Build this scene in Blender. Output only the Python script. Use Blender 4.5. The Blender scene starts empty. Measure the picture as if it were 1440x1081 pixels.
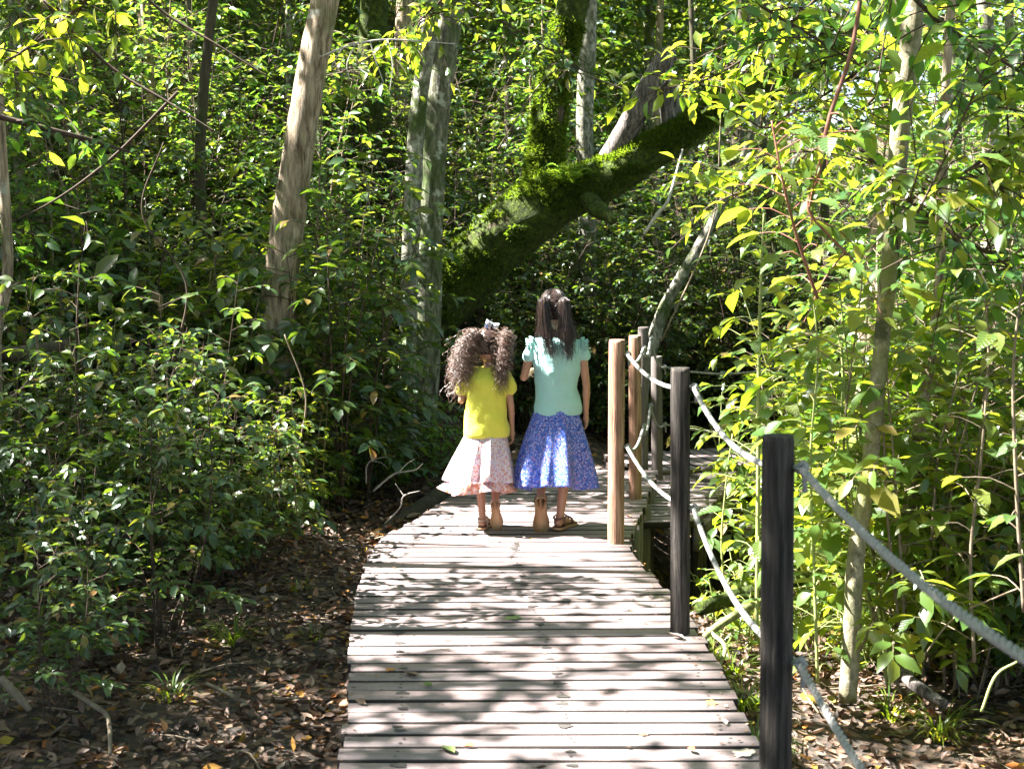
import bpy, math, random
import numpy as np
from mathutils import Vector, noise as mnoise

# ------------------------------------------------------------------ camera, sky, sun, exposure
scn = bpy.context.scene
COL = scn.collection
F_PX = 1850.0; CAM_Z = 1.43; PITCH = math.atan(188.5 / F_PX)
cam_d = bpy.data.cameras.new("camera"); cam = bpy.data.objects.new("camera", cam_d); COL.objects.link(cam)
cam.location = (0, 0, CAM_Z); cam.rotation_euler = (math.pi / 2 - PITCH, 0, 0)
cam_d.sensor_width = 36; cam_d.lens = 36 * F_PX / 1440; cam_d.clip_end = 400; cam_d.clip_start = 0.05
cam_d.dof.use_dof = True; cam_d.dof.focus_distance = 6.8; cam_d.dof.aperture_fstop = 6.5
scn.camera = cam

SUN_EL = math.radians(50); SUN_FWD = math.radians(5)      # high, from the left, a little beyond the subjects
SX, SY, SZ = -math.cos(SUN_EL) * math.cos(SUN_FWD), math.cos(SUN_EL) * math.sin(SUN_FWD), math.sin(SUN_EL)
world = bpy.data.worlds.new("World"); scn.world = world; world.use_nodes = True
wn = world.node_tree; bg = wn.nodes["Background"]
sky = wn.nodes.new("ShaderNodeTexSky"); sky.sky_type = 'NISHITA'; sky.sun_disc = False
sky.sun_elevation = SUN_EL; sky.sun_rotation = math.atan2(SX, SY)
sky.air_density = 1.0; sky.dust_density = 1.6; sky.ozone_density = 1.0
wn.links.new(sky.outputs[0], bg.inputs[0]); bg.inputs[1].default_value = 0.05
sun_d = bpy.data.lights.new("sun", 'SUN'); sun = bpy.data.objects.new("sun", sun_d); COL.objects.link(sun)
sun_d.energy = 5.0; sun_d.angle = math.radians(0.45); sun_d.color = (1.0, 0.965, 0.92)
sun.rotation_euler = Vector((SX, SY, SZ)).to_track_quat('Z', 'Y').to_euler()
vs = scn.view_settings
vs.view_transform = 'Standard'; vs.look = 'None'; vs.gamma = 1; vs.use_curve_mapping = False
vs.exposure = 3.5
cy = scn.cycles
cy.max_bounces = 7; cy.diffuse_bounces = 4; cy.glossy_bounces = 2; cy.transmission_bounces = 3; cy.transparent_max_bounces = 4
cy.caustics_reflective = False; cy.caustics_refractive = False; cy.sample_clamp_indirect = 6
cy.use_denoising = True

RNG = np.random.default_rng(7)
random.seed(7)

# ------------------------------------------------------------------ helpers
def ray(u, v):
    x = (u - 720) / F_PX; y = (540.5 - v) / F_PX
    return np.array([x, math.cos(PITCH) + y * math.sin(PITCH), -math.sin(PITCH) + y * math.cos(PITCH)])
def at(u, v, Y):
    d = ray(u, v); return np.array([0, 0, CAM_Z]) + d * (Y / d[1])
def on(u, v, z=0.0):
    d = ray(u, v); return np.array([0, 0, CAM_Z]) + d * ((z - CAM_Z) / d[2])

def tag(o, label=None, cat=None, group=None, kind=None):
    if label: o["label"] = label
    if cat: o["category"] = cat
    if group: o["group"] = group
    if kind: o["kind"] = kind
    return o
def empty(name, loc=(0, 0, 0), rz=0.0):
    o = bpy.data.objects.new(name, None); COL.objects.link(o); o.location = loc; o.rotation_euler = (0, 0, rz)
    o.empty_display_size = 0.1
    return o
def link(name, mesh, parent=None, loc=None, rot=None, sc=None):
    o = bpy.data.objects.new(name, mesh); COL.objects.link(o)
    if parent: o.parent = parent
    if loc is not None: o.location = loc
    if rot is not None: o.rotation_euler = rot
    if sc is not None: o.scale = (sc, sc, sc) if np.isscalar(sc) else sc
    return o
def copy_tree(o, parent=None):
    c = o.copy(); COL.objects.link(c)
    if parent is not None: c.parent = parent
    for ch in list(o.children): copy_tree(ch, c)
    return c

def make_mesh(name, V, T=None, Q=None, rnd=None, mat=None, smooth=False):
    V = np.asarray(V, dtype=np.float32).reshape(-1, 3)
    T = np.zeros((0, 3), np.int32) if T is None or len(T) == 0 else np.asarray(T, dtype=np.int32)
    Q = np.zeros((0, 4), np.int32) if Q is None or len(Q) == 0 else np.asarray(Q, dtype=np.int32)
    me = bpy.data.meshes.new(name)
    me.vertices.add(len(V)); me.vertices.foreach_set("co", V.ravel())
    nl = len(T) * 3 + len(Q) * 4; me.loops.add(nl)
    me.loops.foreach_set("vertex_index", np.concatenate([T.ravel(), Q.ravel()]).astype(np.int32))
    me.polygons.add(len(T) + len(Q))
    st = np.concatenate([np.arange(len(T)) * 3, len(T) * 3 + np.arange(len(Q)) * 4]).astype(np.int32)
    me.polygons.foreach_set("loop_start", st)
    if smooth: me.polygons.foreach_set("use_smooth", np.ones(len(st), bool))
    me.update(calc_edges=True)
    if rnd is not None:
        a = me.attributes.new("rnd", 'FLOAT', 'POINT'); a.data.foreach_set("value", np.asarray(rnd, np.float32))
    if mat: me.materials.append(mat)
    return me

class MB:
    def __init__(s): s.V = []; s.T = []; s.Q = []; s.R = []; s.n = 0
    def add(s, V, T=None, Q=None, rnd=0.5):
        V = np.asarray(V, float).reshape(-1, 3)
        if T is not None and len(T): s.T.append(np.asarray(T) + s.n)
        if Q is not None and len(Q): s.Q.append(np.asarray(Q) + s.n)
        s.V.append(V); s.R.append(np.full(len(V), rnd) if np.isscalar(rnd) else np.asarray(rnd)); s.n += len(V)
    def mesh(s, name, mat=None, smooth=False, rnd=True):
        if not s.V: s.add(np.zeros((3, 3)), [[0, 1, 2]])
        return make_mesh(name, np.concatenate(s.V), np.concatenate(s.T) if s.T else None,
                         np.concatenate(s.Q) if s.Q else None, np.concatenate(s.R) if rnd else None, mat, smooth)
    def build(s, name, mat, parent=None, smooth=False, **k):
        return link(name, s.mesh(name, mat, smooth), parent, **k)
    def tube(s, pts, rad, sides=6, cap=True, wob=0.0, rnd=0.5, seed=0):
        pts = np.asarray(pts, float); n = len(pts)
        rad = np.full(n, rad) if np.isscalar(rad) else np.asarray(rad, float)
        tan = np.gradient(pts, axis=0); tan /= np.linalg.norm(tan, axis=1, keepdims=True) + 1e-9
        ref = np.array([0, 0, 1.0]) if abs(tan[0][2]) < 0.8 else np.array([0, 1.0, 0])
        a = np.cross(tan[0], ref); a /= np.linalg.norm(a); A = np.zeros((n, 3)); B = np.zeros((n, 3))
        for i in range(n):
            a = a - tan[i] * a.dot(tan[i]); a /= np.linalg.norm(a) + 1e-9; A[i] = a; B[i] = np.cross(tan[i], a)
        th = np.linspace(0, 2 * math.pi, sides, endpoint=False)
        r = np.repeat(rad[:, None], sides, 1)
        if wob:
            k = np.arange(n)[:, None]
            r = r * (1 + wob * (np.sin(3 * th[None] + k * 0.35 + seed) * .5 + np.sin(5 * th[None] - k * .5 + seed * 2) * .3
                                + np.sin(2 * th[None] + k * .13 + seed) * .5 + RNG.normal(0, .25, (n, sides))))
        V = pts[:, None, :] + r[..., None] * (np.cos(th)[None, :, None] * A[:, None, :] + np.sin(th)[None, :, None] * B[:, None, :])
        V = V.reshape(-1, 3); i = np.arange(n - 1)[:, None] * sides; j = np.arange(sides)[None]; j2 = (j + 1) % sides
        Q = np.stack([i + j, i + j2, i + sides + j2, i + sides + j], -1).reshape(-1, 4)
        T = []
        if cap:
            V = np.vstack([V, pts[0], pts[-1]]); c0 = n * sides
            for q in range(sides):
                T.append([c0, (q + 1) % sides, q]); T.append([c0 + 1, (n - 1) * sides + q, (n - 1) * sides + (q + 1) % sides])
        s.add(V, T, Q, rnd)

def spline(P, n):
    P = np.asarray(P, float); m = len(P)
    if m < 3:
        t = np.linspace(0, 1, n)[:, None]; return P[0] * (1 - t) + P[-1] * t
    E = np.vstack([2 * P[0] - P[1], P, 2 * P[-1] - P[-2]]); out = []
    for t in np.linspace(0, m - 1, n):
        i = min(int(t), m - 2); f = t - i; p0, p1, p2, p3 = E[i], E[i + 1], E[i + 2], E[i + 3]
        out.append(.5 * (2 * p1 + (p2 - p0) * f + (2 * p0 - 5 * p1 + 4 * p2 - p3) * f * f + (3 * p1 - p0 - 3 * p2 + p3) * f ** 3))
    return np.array(out)

def vnoise(x, y, seed=0):
    x = np.asarray(x, float); y = np.asarray(y, float)
    xi = np.floor(x).astype(np.int64); yi = np.floor(y).astype(np.int64); fx = x - xi; fy = y - yi
    fx = fx * fx * (3 - 2 * fx); fy = fy * fy * (3 - 2 * fy)
    def h(a, b):
        v = (a * 374761393 + b * 668265263 + seed * 144665) & 0x7fffffff
        v = ((v ^ (v >> 13)) * 1274126177) & 0x7fffffff
        return ((v ^ (v >> 16)) & 0xffff) / 65535.0
    return (h(xi, yi) * (1 - fx) + h(xi + 1, yi) * fx) * (1 - fy) + (h(xi, yi + 1) * (1 - fx) + h(xi + 1, yi + 1) * fx) * fy

# leaf templates: x across, y along, z up
KITE_V = np.array([[0, 0, 0], [-.5, .42, .10], [0, 1, -.12], [.5, .42, .10]]); KITE_T = np.array([[0, 3, 2], [0, 2, 1]])
LEAF_V = np.array([[0, 0, 0], [-.38, .25, .07], [-.46, .58, .05], [0, 1, -.16], [.46, .58, .05], [.38, .25, .07], [0, .28, 0], [0, .62, -.04]])
LEAF_T = np.array([[0, 5, 6], [0, 6, 1], [6, 5, 4], [6, 4, 7], [6, 7, 2], [6, 2, 1], [7, 4, 3], [7, 3, 2]])
CURL_V = LEAF_V * np.array([1, 1, 1]) + np.array([[0, 0, .1], [0, 0, .28], [0, 0, .3], [0, 0, .35], [0, 0, .12], [0, 0, .16], [0, 0, 0], [0, 0, .02]])
BLADE_V = np.array([[-.5, 0, 0], [.5, 0, 0], [-.45, .35, .0], [.45, .35, 0], [-.32, .7, -.08], [.32, .7, -.08], [0, 1, -.25]])
BLADE_T = np.array([[0, 1, 3], [0, 3, 2], [2, 3, 5], [2, 5, 4], [4, 5, 6]])
def norm(a): return a / (np.linalg.norm(a, axis=-1, keepdims=True) + 1e-9)
def leaves(P, D, N, S, W, tv=KITE_V, tt=KITE_T, zs=1.0):
    P = np.asarray(P, float); n = len(P); D = norm(np.asarray(D, float)); X = norm(np.cross(D, N)); Z = np.cross(X, D)
    S = np.broadcast_to(S, (n,))[:, None, None]; W = np.broadcast_to(W, (n,))[:, None, None]
    V = P[:, None] + X[:, None] * tv[None, :, 0:1] * S * W + D[:, None] * tv[None, :, 1:2] * S + Z[:, None] * tv[None, :, 2:3] * S * zs
    T = (tt[None] + np.arange(n)[:, None, None] * len(tv)).reshape(-1, 3)
    return V.reshape(-1, 3), T

# ------------------------------------------------------------------ sun share wanted on each ground spot; overhead leaves are cut to it
def open_share(x, y):
    x = np.asarray(x, float); y = np.asarray(y, float)
    o = np.full(x.shape, .36)
    o = np.where((y > 11) & (x < 3), .30, o); o = np.where((x > -.8) & (x < 4.2) & (y > 9.4) & (y < 11.4), .88, o)
    o = np.where((x > .9) & (y > 2.5) & (y < 14), .70, o)
    o = np.where((x > 2.5) & (y > 2.0) & (y < 20), .72, o)
    o = np.where((x < -.8) & (y < 6.0) & (y > -2), .13, o); o = np.where((x < -.65) & (x > -2.0) & (y < 6.2) & (y > 2), .42, o)
    o = np.where((x < -.95) & (y >= 5.6) & (y < 11), .44, o)
    o = np.where((x > -.8) & (x < 1.0) & (y < 3.9), .36, o)
    o = np.where((x > -.8) & (x < .95) & (y >= 3.9) & (y < 6.0), .53, o)
    o = np.where((x > -1.0) & (x < 1.5) & (y >= 6.0) & (y < 7.05), .97, o)
    o = np.where((x > -.9) & (x < 1.3) & (y >= 7.05) & (y < 7.4), .55, o)
    o = np.where((x > -.9) & (x < 1.3) & (y >= 7.4) & (y < 9.4), .12, o)
    o = np.where((x > .4) & (x < 1.4) & (y > 7.55) & (y < 8.3), .55, o)
    o = np.where((x > .95) & (x < 1.5) & (y < 3.2), .08, o)
    o = np.where((x > .95) & (x < 1.35) & (y > 4.5) & (y < 4.95), .12, o)
    return o
def in_clear(P, m=0.0):
    """points whose shadow would land on the sunny stretch where the two girls walk"""
    P = np.atleast_2d(P); gx = P[:, 0] - SX * P[:, 2] / SZ; gy = P[:, 1] - SY * P[:, 2] / SZ
    return (gx > -.95 - m) & (gx < 1.3 + m) & (gy > 5.95 - m) & (gy < 7.08 + m) & (P[:, 0] < -.75)
def sun_keep(P):
    """True where a leaf stays: unseen crowns are thinned to place the sun patches"""
    gx = P[:, 0] - SX * P[:, 2] / SZ; gy = P[:, 1] - SY * P[:, 2] / SZ
    wx = gx + .18 * (vnoise(gx * 3, gy * 3, 5) - .5); wy = gy + .18 * (vnoise(gx * 3, gy * 3, 6) - .5)
    nz = .36 * vnoise(wx * 2.1, wy * 2.1, 1) + .36 * vnoise(wx * 6, wy * 6.5, 2) + .28 * vnoise(wx * 14, wy * 15, 3)
    nz = np.clip((nz - .5) * 1.75 + .5, 0, 1)
    os_ = open_share(gx, gy); return nz + RNG.normal(0, .085, len(nz)) * (os_ < .9) > os_

# ------------------------------------------------------------------ materials
def mat(name):
    m = bpy.data.materials.new(name); m.use_nodes = True; nt = m.node_tree; b = nt.nodes["Principled BSDF"]
    return m, nt, b, nt.links
def N(nt, t, **k):
    n = nt.nodes.new(t)
    for a, v in k.items(): setattr(n, a, v)
    return n
def ramp(nt, stops, fac, interp='LINEAR'):
    r = N(nt, "ShaderNodeValToRGB"); cr = r.color_ramp; cr.interpolation = interp
    while len(cr.elements) < len(stops): cr.elements.new(.5)
    for e, (p, c) in zip(cr.elements, stops): e.position = p; e.color = (*c, 1)
    nt.links.new(fac, r.inputs[0]); return r.outputs[0]
def noise_tex(nt, scale, detail=4, rough=.6, vec=None, dim=None, dist=0):
    n = N(nt, "ShaderNodeTexNoise"); n.inputs["Scale"].default_value = scale; n.inputs["Detail"].default_value = detail
    n.inputs["Roughness"].default_value = rough; n.inputs["Distortion"].default_value = dist
    if vec is not None: nt.links.new(vec, n.inputs["Vector"])
    return n.outputs[0]
def coords(nt, kind="Object", sc=(1, 1, 1)):
    t = N(nt, "ShaderNodeTexCoord"); m = N(nt, "ShaderNodeMapping"); m.inputs["Scale"].default_value = sc
    nt.links.new(t.outputs[kind], m.inputs[0]); return m.outputs[0]
def bump(nt, b, h, strength=.5, dist=.01):
    n = N(nt, "ShaderNodeBump"); n.inputs["Strength"].default_value = strength; n.inputs["Distance"].default_value = dist
    nt.links.new(h, n.inputs["Height"]); nt.links.new(n.outputs[0], b.inputs["Normal"]); return n
def mixc(nt, fac, a, c, mode='MIX'):
    m = N(nt, "ShaderNodeMix", data_type='RGBA', blend_type=mode)
    for s, v in ((0, fac), (6, a), (7, c)):
        if isinstance(v, (int, float)): m.inputs[s].default_value = v
        elif isinstance(v, tuple): m.inputs[s].default_value = (*v, 1)
        else: nt.links.new(v, m.inputs[s])
    return m.outputs[2]
def mathn(nt, op, a, b_=0.0):
    m = N(nt, "ShaderNodeMath", operation=op)
    for s, v in ((0, a), (1, b_)):
        if isinstance(v, (int, float)): m.inputs[s].default_value = v
        else: nt.links.new(v, m.inputs[s])
    return m.outputs[0]
def attr(nt, name="rnd"):
    a = N(nt, "ShaderNodeAttribute"); a.attribute_name = name; return a.outputs["Fac"]

def leaf_mat(name, cols, trans, tfac=.42, rough=.38, spec=.5, vein=False):
    m, nt, b, L = mat(name)
    oi = N(nt, "ShaderNodeObjectInfo")
    r = mathn(nt, 'FRACT', mathn(nt, 'ADD', attr(nt), mathn(nt, 'MULTIPLY', oi.outputs["Random"], .35)))
    if vein: r = oi.outputs["Random"]
    c = ramp(nt, cols, r); t = ramp(nt, trans, r)
    if vein:
        vc = coords(nt, "Object")
        sx = N(nt, "ShaderNodeSeparateXYZ"); L.new(vc, sx.inputs[0])
        ax = mathn(nt, 'ABSOLUTE', sx.outputs[0])
        w = mathn(nt, 'SINE', mathn(nt, 'MULTIPLY', mathn(nt, 'SUBTRACT', sx.outputs[1], mathn(nt, 'MULTIPLY', ax, .8)), 46.0))
        ln = mathn(nt, 'GREATER_THAN', w, .86)
        mid = mathn(nt, 'LESS_THAN', ax, .012)
        v = mathn(nt, 'MAXIMUM', mathn(nt, 'MULTIPLY', ln, .45), mathn(nt, 'MULTIPLY', mid, .9))
        nz = noise_tex(nt, 14, 3, .6, vc)
        c = mixc(nt, mathn(nt, 'MULTIPLY', v, .5), c, (.16, .2, .05)); t = mixc(nt, v, t, (.20, .24, .04))
        t = mixc(nt, mathn(nt, 'MULTIPLY', nz, .5), t, (.12, .16, .02))
        bump(nt, b, w, .25, .02)
    L.new(c, b.inputs["Base Color"]); b.inputs["Roughness"].default_value = rough
    b.inputs["Specular IOR Level"].default_value = spec
    tr = N(nt, "ShaderNodeBsdfTranslucent"); L.new(t, tr.inputs[0])
    mx = N(nt, "ShaderNodeMixShader"); mx.inputs[0].default_value = tfac
    L.new(b.outputs[0], mx.inputs[1]); L.new(tr.outputs[0], mx.inputs[2])
    L.new(mx.outputs[0], nt.nodes["Material Output"].inputs[0]); return m

M = {}
M['leaf_dark'] = leaf_mat('leaf_dark', [(0, (.018, .04, .014)), (.4, (.032, .068, .02)), (.75, (.052, .092, .022)), (.93, (.085, .115, .028)), (1, (.22, .11, .035))],
                          [(0, (.07, .15, .01)), (.6, (.17, .27, .015)), (1, (.32, .36, .03))], .36, .33, .65)
M['leaf_mid'] = leaf_mat('leaf_mid', [(0, (.025, .07, .02)), (.5, (.045, .11, .025)), (.9, (.07, .14, .03)), (1, (.13, .15, .03))],
                         [(0, (.12, .28, .02)), (.6, (.22, .42, .03)), (1, (.38, .48, .03))], .45, .40, .5)
M['leaf_lime'] = leaf_mat('leaf_lime', [(0, (.04, .09, .02)), (.5, (.075, .13, .025)), (.93, (.13, .17, .03)), (1, (.22, .14, .05))],
                          [(0, (.20, .34, .015)), (.6, (.38, .48, .02)), (1, (.58, .56, .04))], .50, .32, .7)
M['leaf_big'] = leaf_mat('leaf_big', [(0, (.05, .10, .03)), (.5, (.07, .13, .03)), (1, (.12, .15, .03))],
                         [(0, (.22, .36, .02)), (.5, (.36, .48, .02)), (1, (.52, .48, .03))], .5, .4, .5, vein=True)
M['litter'] = leaf_mat('litter', [(0, (.03, .018, .013)), (.35, (.065, .04, .027)), (.6, (.13, .08, .055)), (.8, (.2, .125, .09)), (.9, (.32, .24, .18)), (.94, (.32, .10, .03)), (.98, (.36, .24, .03)), (1, (.12, .16, .03))],
                       [(0, (.08, .04, .02)), (.6, (.2, .11, .05)), (1, (.35, .2, .04))], .18, .55, .35)
def fallen_mat(name, c):
    m, nt, b, L = mat(name); v = coords(nt)
    L.new(ramp(nt, [(.3, tuple(x * .45 for x in c)), (.6, c)], noise_tex(nt, 9, 5, .7, v)), b.inputs["Base Color"])
    b.inputs["Roughness"].default_value = .55; bump(nt, b, noise_tex(nt, 20, 4, .6, v), .5, .02); return m
for k, c in dict(brown=(.12, .06, .035), tan=(.24, .15, .095), orange=(.5, .2, .04), yellow=(.6, .42, .04), green=(.16, .22, .05), pale=(.45, .38, .3), red=(.35, .1, .04)).items():
    M['fl_' + k] = fallen_mat('fallen_' + k, c)

def wood_mat(name, stops, sc=(10, 10, 1.2), nscale=2.5, rough=.85, bs=.7, bd=.01, per_obj=0.0, extra=None):
    m, nt, b, L = mat(name); v = coords(nt, "Object", sc)
    n1 = noise_tex(nt, nscale, 8, .68, v, dist=.4)
    c = ramp(nt, stops, n1)
    if per_obj:
        oi = N(nt, "ShaderNodeObjectInfo")
        c = mixc(nt, 1.0, c, ramp(nt, [(0, (1 - per_obj,) * 3), (1, (1, 1 - .04, 1 - .06))], oi.outputs["Random"]), 'MULTIPLY')
    if extra: c = extra(nt, c)
    L.new(c, b.inputs["Base Color"]); b.inputs["Roughness"].default_value = rough; b.inputs["Specular IOR Level"].default_value = .25
    bump(nt, b, n1, bs, bd); return m
def spots(col, scale, lo, hi, vsc=(1, 1, 1)):
    def f(nt, c):
        n = noise_tex(nt, scale, 6, .65, coords(nt, "Object", vsc))
        k = ramp(nt, [(lo, (0, 0, 0)), (hi, (1, 1, 1))], n); return mixc(nt, k, c, col)
    return f
def chain(*fs):
    def f(nt, c):
        for g in fs: c = g(nt, c)
        return c
    return f
M['bark_brown'] = wood_mat('bark_brown', [(.34, (.07, .05, .03)), (.47, (.27, .205, .14)), (.66, (.50, .405, .29))], (14, 14, 2.2), 2.6, .85, 1.0, .03,
                           extra=chain(spots((.10, .12, .035), 2.2, .52, .66), spots((.42, .40, .33), 7, .62, .68)))
M['bark_grey'] = wood_mat('bark_grey', [(.36, (.03, .028, .018)), (.5, (.14, .135, .09)), (.66, (.32, .30, .23))], (12, 12, 3), 2.8, .85, 1.0, .03,
                          extra=chain(spots((.06, .10, .02), 1.8, .46, .62), spots((.45, .45, .38), 8, .58, .66)))
M['bark_pale'] = wood_mat('bark_pale', [(.3, (.10, .085, .05)), (.5, (.22, .195, .125)), (.72, (.38, .35, .25))], (14, 14, 9), 2.5, .8, .8, .012,
                          extra=chain(spots((.15, .16, .05), 2.6, .46, .60), spots((.05, .055, .025), 6, .56, .66)))
M['bark_lichen'] = wood_mat('bark_lichen', [(.36, (.05, .047, .032)), (.5, (.2, .19, .145)), (.64, (.42, .41, .35))], (9, 9, 5), 3.5, .85, .9, .02,
                            extra=spots((.05, .075, .015), 3.4, .5, .62))
M['bark_dark'] = wood_mat('bark_dark', [(.25, (.025, .02, .013)), (.55, (.075, .06, .04)), (.8, (.14, .115, .08))], (9, 9, 1.6), 3, .9, .9, .02,
                          extra=spots((.04, .065, .012), 1.6, .5, .66))
M['bark_moss'] = wood_mat('bark_moss', [(.35, (.018, .026, .006)), (.5, (.05, .075, .010)), (.66, (.10, .135, .018))], (7, 7, 7), 3.5, .95, 1.0, .06,
                          extra=chain(spots((.09, .07, .045), 2.6, .60, .68), spots((.30, .27, .2), 9, .68, .72)))
M['bark_mosslight'] = wood_mat('bark_mosslight', [(.25, (.035, .045, .012)), (.5, (.09, .11, .03)), (.75, (.17, .18, .08))], (5, 5, 4), 4, .95, 1.0, .02,
                               extra=chain(spots((.42, .42, .35), 6, .57, .63), spots((.06, .09, .012), 1.6, .48, .6)))
M['dead_wood'] = wood_mat('dead_wood', [(.36, (.03, .024, .022)), (.5, (.13, .11, .10)), (.68, (.30, .26, .24))], (16, 16, 2.2), 3, .9, 1.0, .02)
M['twig'] = wood_mat('twig', [(.3, (.10, .075, .05)), (.7, (.24, .19, .13))], (6, 6, 6), 4, .85, .3, .005)
M['twig_dark'] = wood_mat('twig_dark', [(.3, (.03, .022, .015)), (.7, (.09, .06, .04))], (6, 6, 6), 4, .85, .3, .005)
M['twig_green'] = wood_mat('twig_green', [(.3, (.16, .19, .06)), (.7, (.30, .33, .12))], (6, 6, 6), 4, .6, .2, .004)
M['twig_red'] = wood_mat('twig_red', [(.3, (.12, .05, .035)), (.7, (.26, .12, .08))], (6, 6, 6), 4, .6, .2, .004)
M['twig_pale'] = wood_mat('twig_pale', [(.3, (.28, .25, .22)), (.7, (.50, .46, .42))], (6, 6, 6), 4, .8, .3, .004)
M['post_dark'] = wood_mat('post_dark', [(.36, (.008, .007, .006)), (.5, (.032, .027, .023)), (.68, (.085, .072, .06))], (30, 30, 1.8), 2.4, .85, 1.0, .01,
                          extra=spots((.20, .19, .16), 11, .66, .70))
M['post_brown'] = wood_mat('post_brown', [(.34, (.10, .05, .033)), (.5, (.27, .15, .10)), (.68, (.43, .28, .19))], (30, 30, 1.6), 2.4, .85, .9, .008,
                           extra=chain(spots((.14, .14, .05), 3.0, .56, .70), spots((.55, .5, .4), 13, .655, .68)))
M['post_grey'] = wood_mat('post_grey', [(.25, (.06, .05, .045)), (.5, (.12, .10, .09)), (.8, (.2, .17, .16))], (22, 22, 1.3), 3, .85, .6, .005,
                          extra=spots((.08, .10, .04), 3, .56, .7))
M['rope'] = wood_mat('rope', [(.3, (.15, .145, .135)), (.6, (.30, .29, .27))], (60, 60, 60), 3, .85, .5, .002)
M['twig_moss'] = wood_mat('twig_moss', [(.3, (.08, .10, .03)), (.6, (.22, .22, .10)), (.8, (.35, .32, .22))], (6, 6, 6), 4, .9, .5, .006)
def plank_material():
    m, nt, b, L = mat('plank_wood'); oi = N(nt, "ShaderNodeObjectInfo")
    tc = N(nt, "ShaderNodeTexCoord"); ad = N(nt, "ShaderNodeVectorMath", operation='ADD'); L.new(tc.outputs["Object"], ad.inputs[0])
    cb = N(nt, "ShaderNodeCombineXYZ"); L.new(mathn(nt, 'MULTIPLY', oi.outputs["Random"], 37), cb.inputs[0]); L.new(mathn(nt, 'MULTIPLY', oi.outputs["Random"], 11), cb.inputs[1])
    L.new(cb.outputs[0], ad.inputs[1])
    mp = N(nt, "ShaderNodeMapping"); mp.inputs["Scale"].default_value = (1.4, 26, 26); L.new(ad.outputs[0], mp.inputs[0])
    g = noise_tex(nt, 3, 8, .7, mp.outputs[0], dist=.3)
    blot = noise_tex(nt, 5.5, 5, .65, ad.outputs[0]); fine = noise_tex(nt, 90, 4, .7, ad.outputs[0])
    c = ramp(nt, [(.25, (.165, .130, .130)), (.5, (.26, .208, .206)), (.78, (.345, .285, .28))], g)
    c = mixc(nt, 1, c, ramp(nt, [(.3, (.72, .72, .70)), (.65, (1, 1, 1))], blot), 'MULTIPLY')
    c = mixc(nt, 1, c, ramp(nt, [(.25, (.82, .82, .82)), (.55, (1, 1, 1))], fine), 'MULTIPLY')
    c = mixc(nt, 1, c, ramp(nt, [(0, (.82, .82, .82)), (.5, (.95, .93, .92)), (1, (1.08, 1.0, .98))], oi.outputs["Random"]), 'MULTIPLY')
    st = noise_tex(nt, 60, 3, .6, ad.outputs[0]); c = mixc(nt, ramp(nt, [(.74, (0, 0, 0)), (.78, (1, 1, 1))], st), c, (.05, .04, .035))
    L.new(c, b.inputs["Base Color"]); b.inputs["Roughness"].default_value = .62; b.inputs["Specular IOR Level"].default_value = .35
    bump(nt, b, g, .45, .003); return m
M['plank'] = plank_material()
def soil_material():
    m, nt, b, L = mat('forest_soil'); v = coords(nt)
    n1 = noise_tex(nt, 3, 8, .7, v); vo = N(nt, "ShaderNodeTexVoronoi"); vo.inputs["Scale"].default_value = 26; L.new(v, vo.inputs[0])
    c = ramp(nt, [(.3, (.018, .013, .009)), (.55, (.045, .032, .022)), (.8, (.09, .065, .045))], n1)
    sc = N(nt, "ShaderNodeSeparateColor"); L.new(vo.outputs["Color"], sc.inputs[0])
    c = mixc(nt, ramp(nt, [(.55, (0, 0, 0)), (.62, (1, 1, 1))], sc.outputs[0]), c, ramp(nt, [(0, (.05, .03, .02)), (.6, (.15, .09, .055)), (1, (.2, .14, .09))], sc.outputs[1]))
    L.new(c, b.inputs["Base Color"]); b.inputs["Roughness"].default_value = .95
    bump(nt, b, mathn(nt, 'ADD', n1, vo.outputs["Distance"]), 1, .03); return m
M['soil'] = soil_material()
def plain(name, c, rough=.6, spec=.5, metal=0.0, bscale=0, bs=.3, var=.2):
    m, nt, b, L = mat(name); v = coords(nt)
    L.new(ramp(nt, [(.3, tuple(x * (1 - var) for x in c)), (.7, tuple(min(1, x * (1 + var * .5)) for x in c))], noise_tex(nt, 12, 4, .6, v)), b.inputs["Base Color"])
    b.inputs["Roughness"].default_value = rough; b.inputs["Specular IOR Level"].default_value = spec; b.inputs["Metallic"].default_value = metal
    if bscale: bump(nt, b, noise_tex(nt, bscale, 4, .6, v), bs, .003)
    return m
M['plank_edge'] = plain('plank_edge_dark', (.03, .025, .022), .9, .2); M['metal'] = plain('galvanised_metal', (.28, .29, .26), .5, .5, .7)  # near-black plank sides and chamfers, so the gaps between boards read dark
M['stain'] = plain('screw_head', (.04, .035, .03), .7)
def skin_mat():
    m, nt, b, L = mat('skin'); v = coords(nt)
    L.new(ramp(nt, [(.3, (.33, .165, .10)), (.7, (.41, .215, .135))], noise_tex(nt, 8, 4, .6, v)), b.inputs["Base Color"])
    b.inputs["Roughness"].default_value = .5; b.inputs["Subsurface Weight"].default_value = .12; b.inputs["Subsurface Radius"].default_value = (.012, .005, .003)
    b.inputs["Subsurface Scale"].default_value = 1.0
    return m
M['skin'] = skin_mat()
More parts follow.
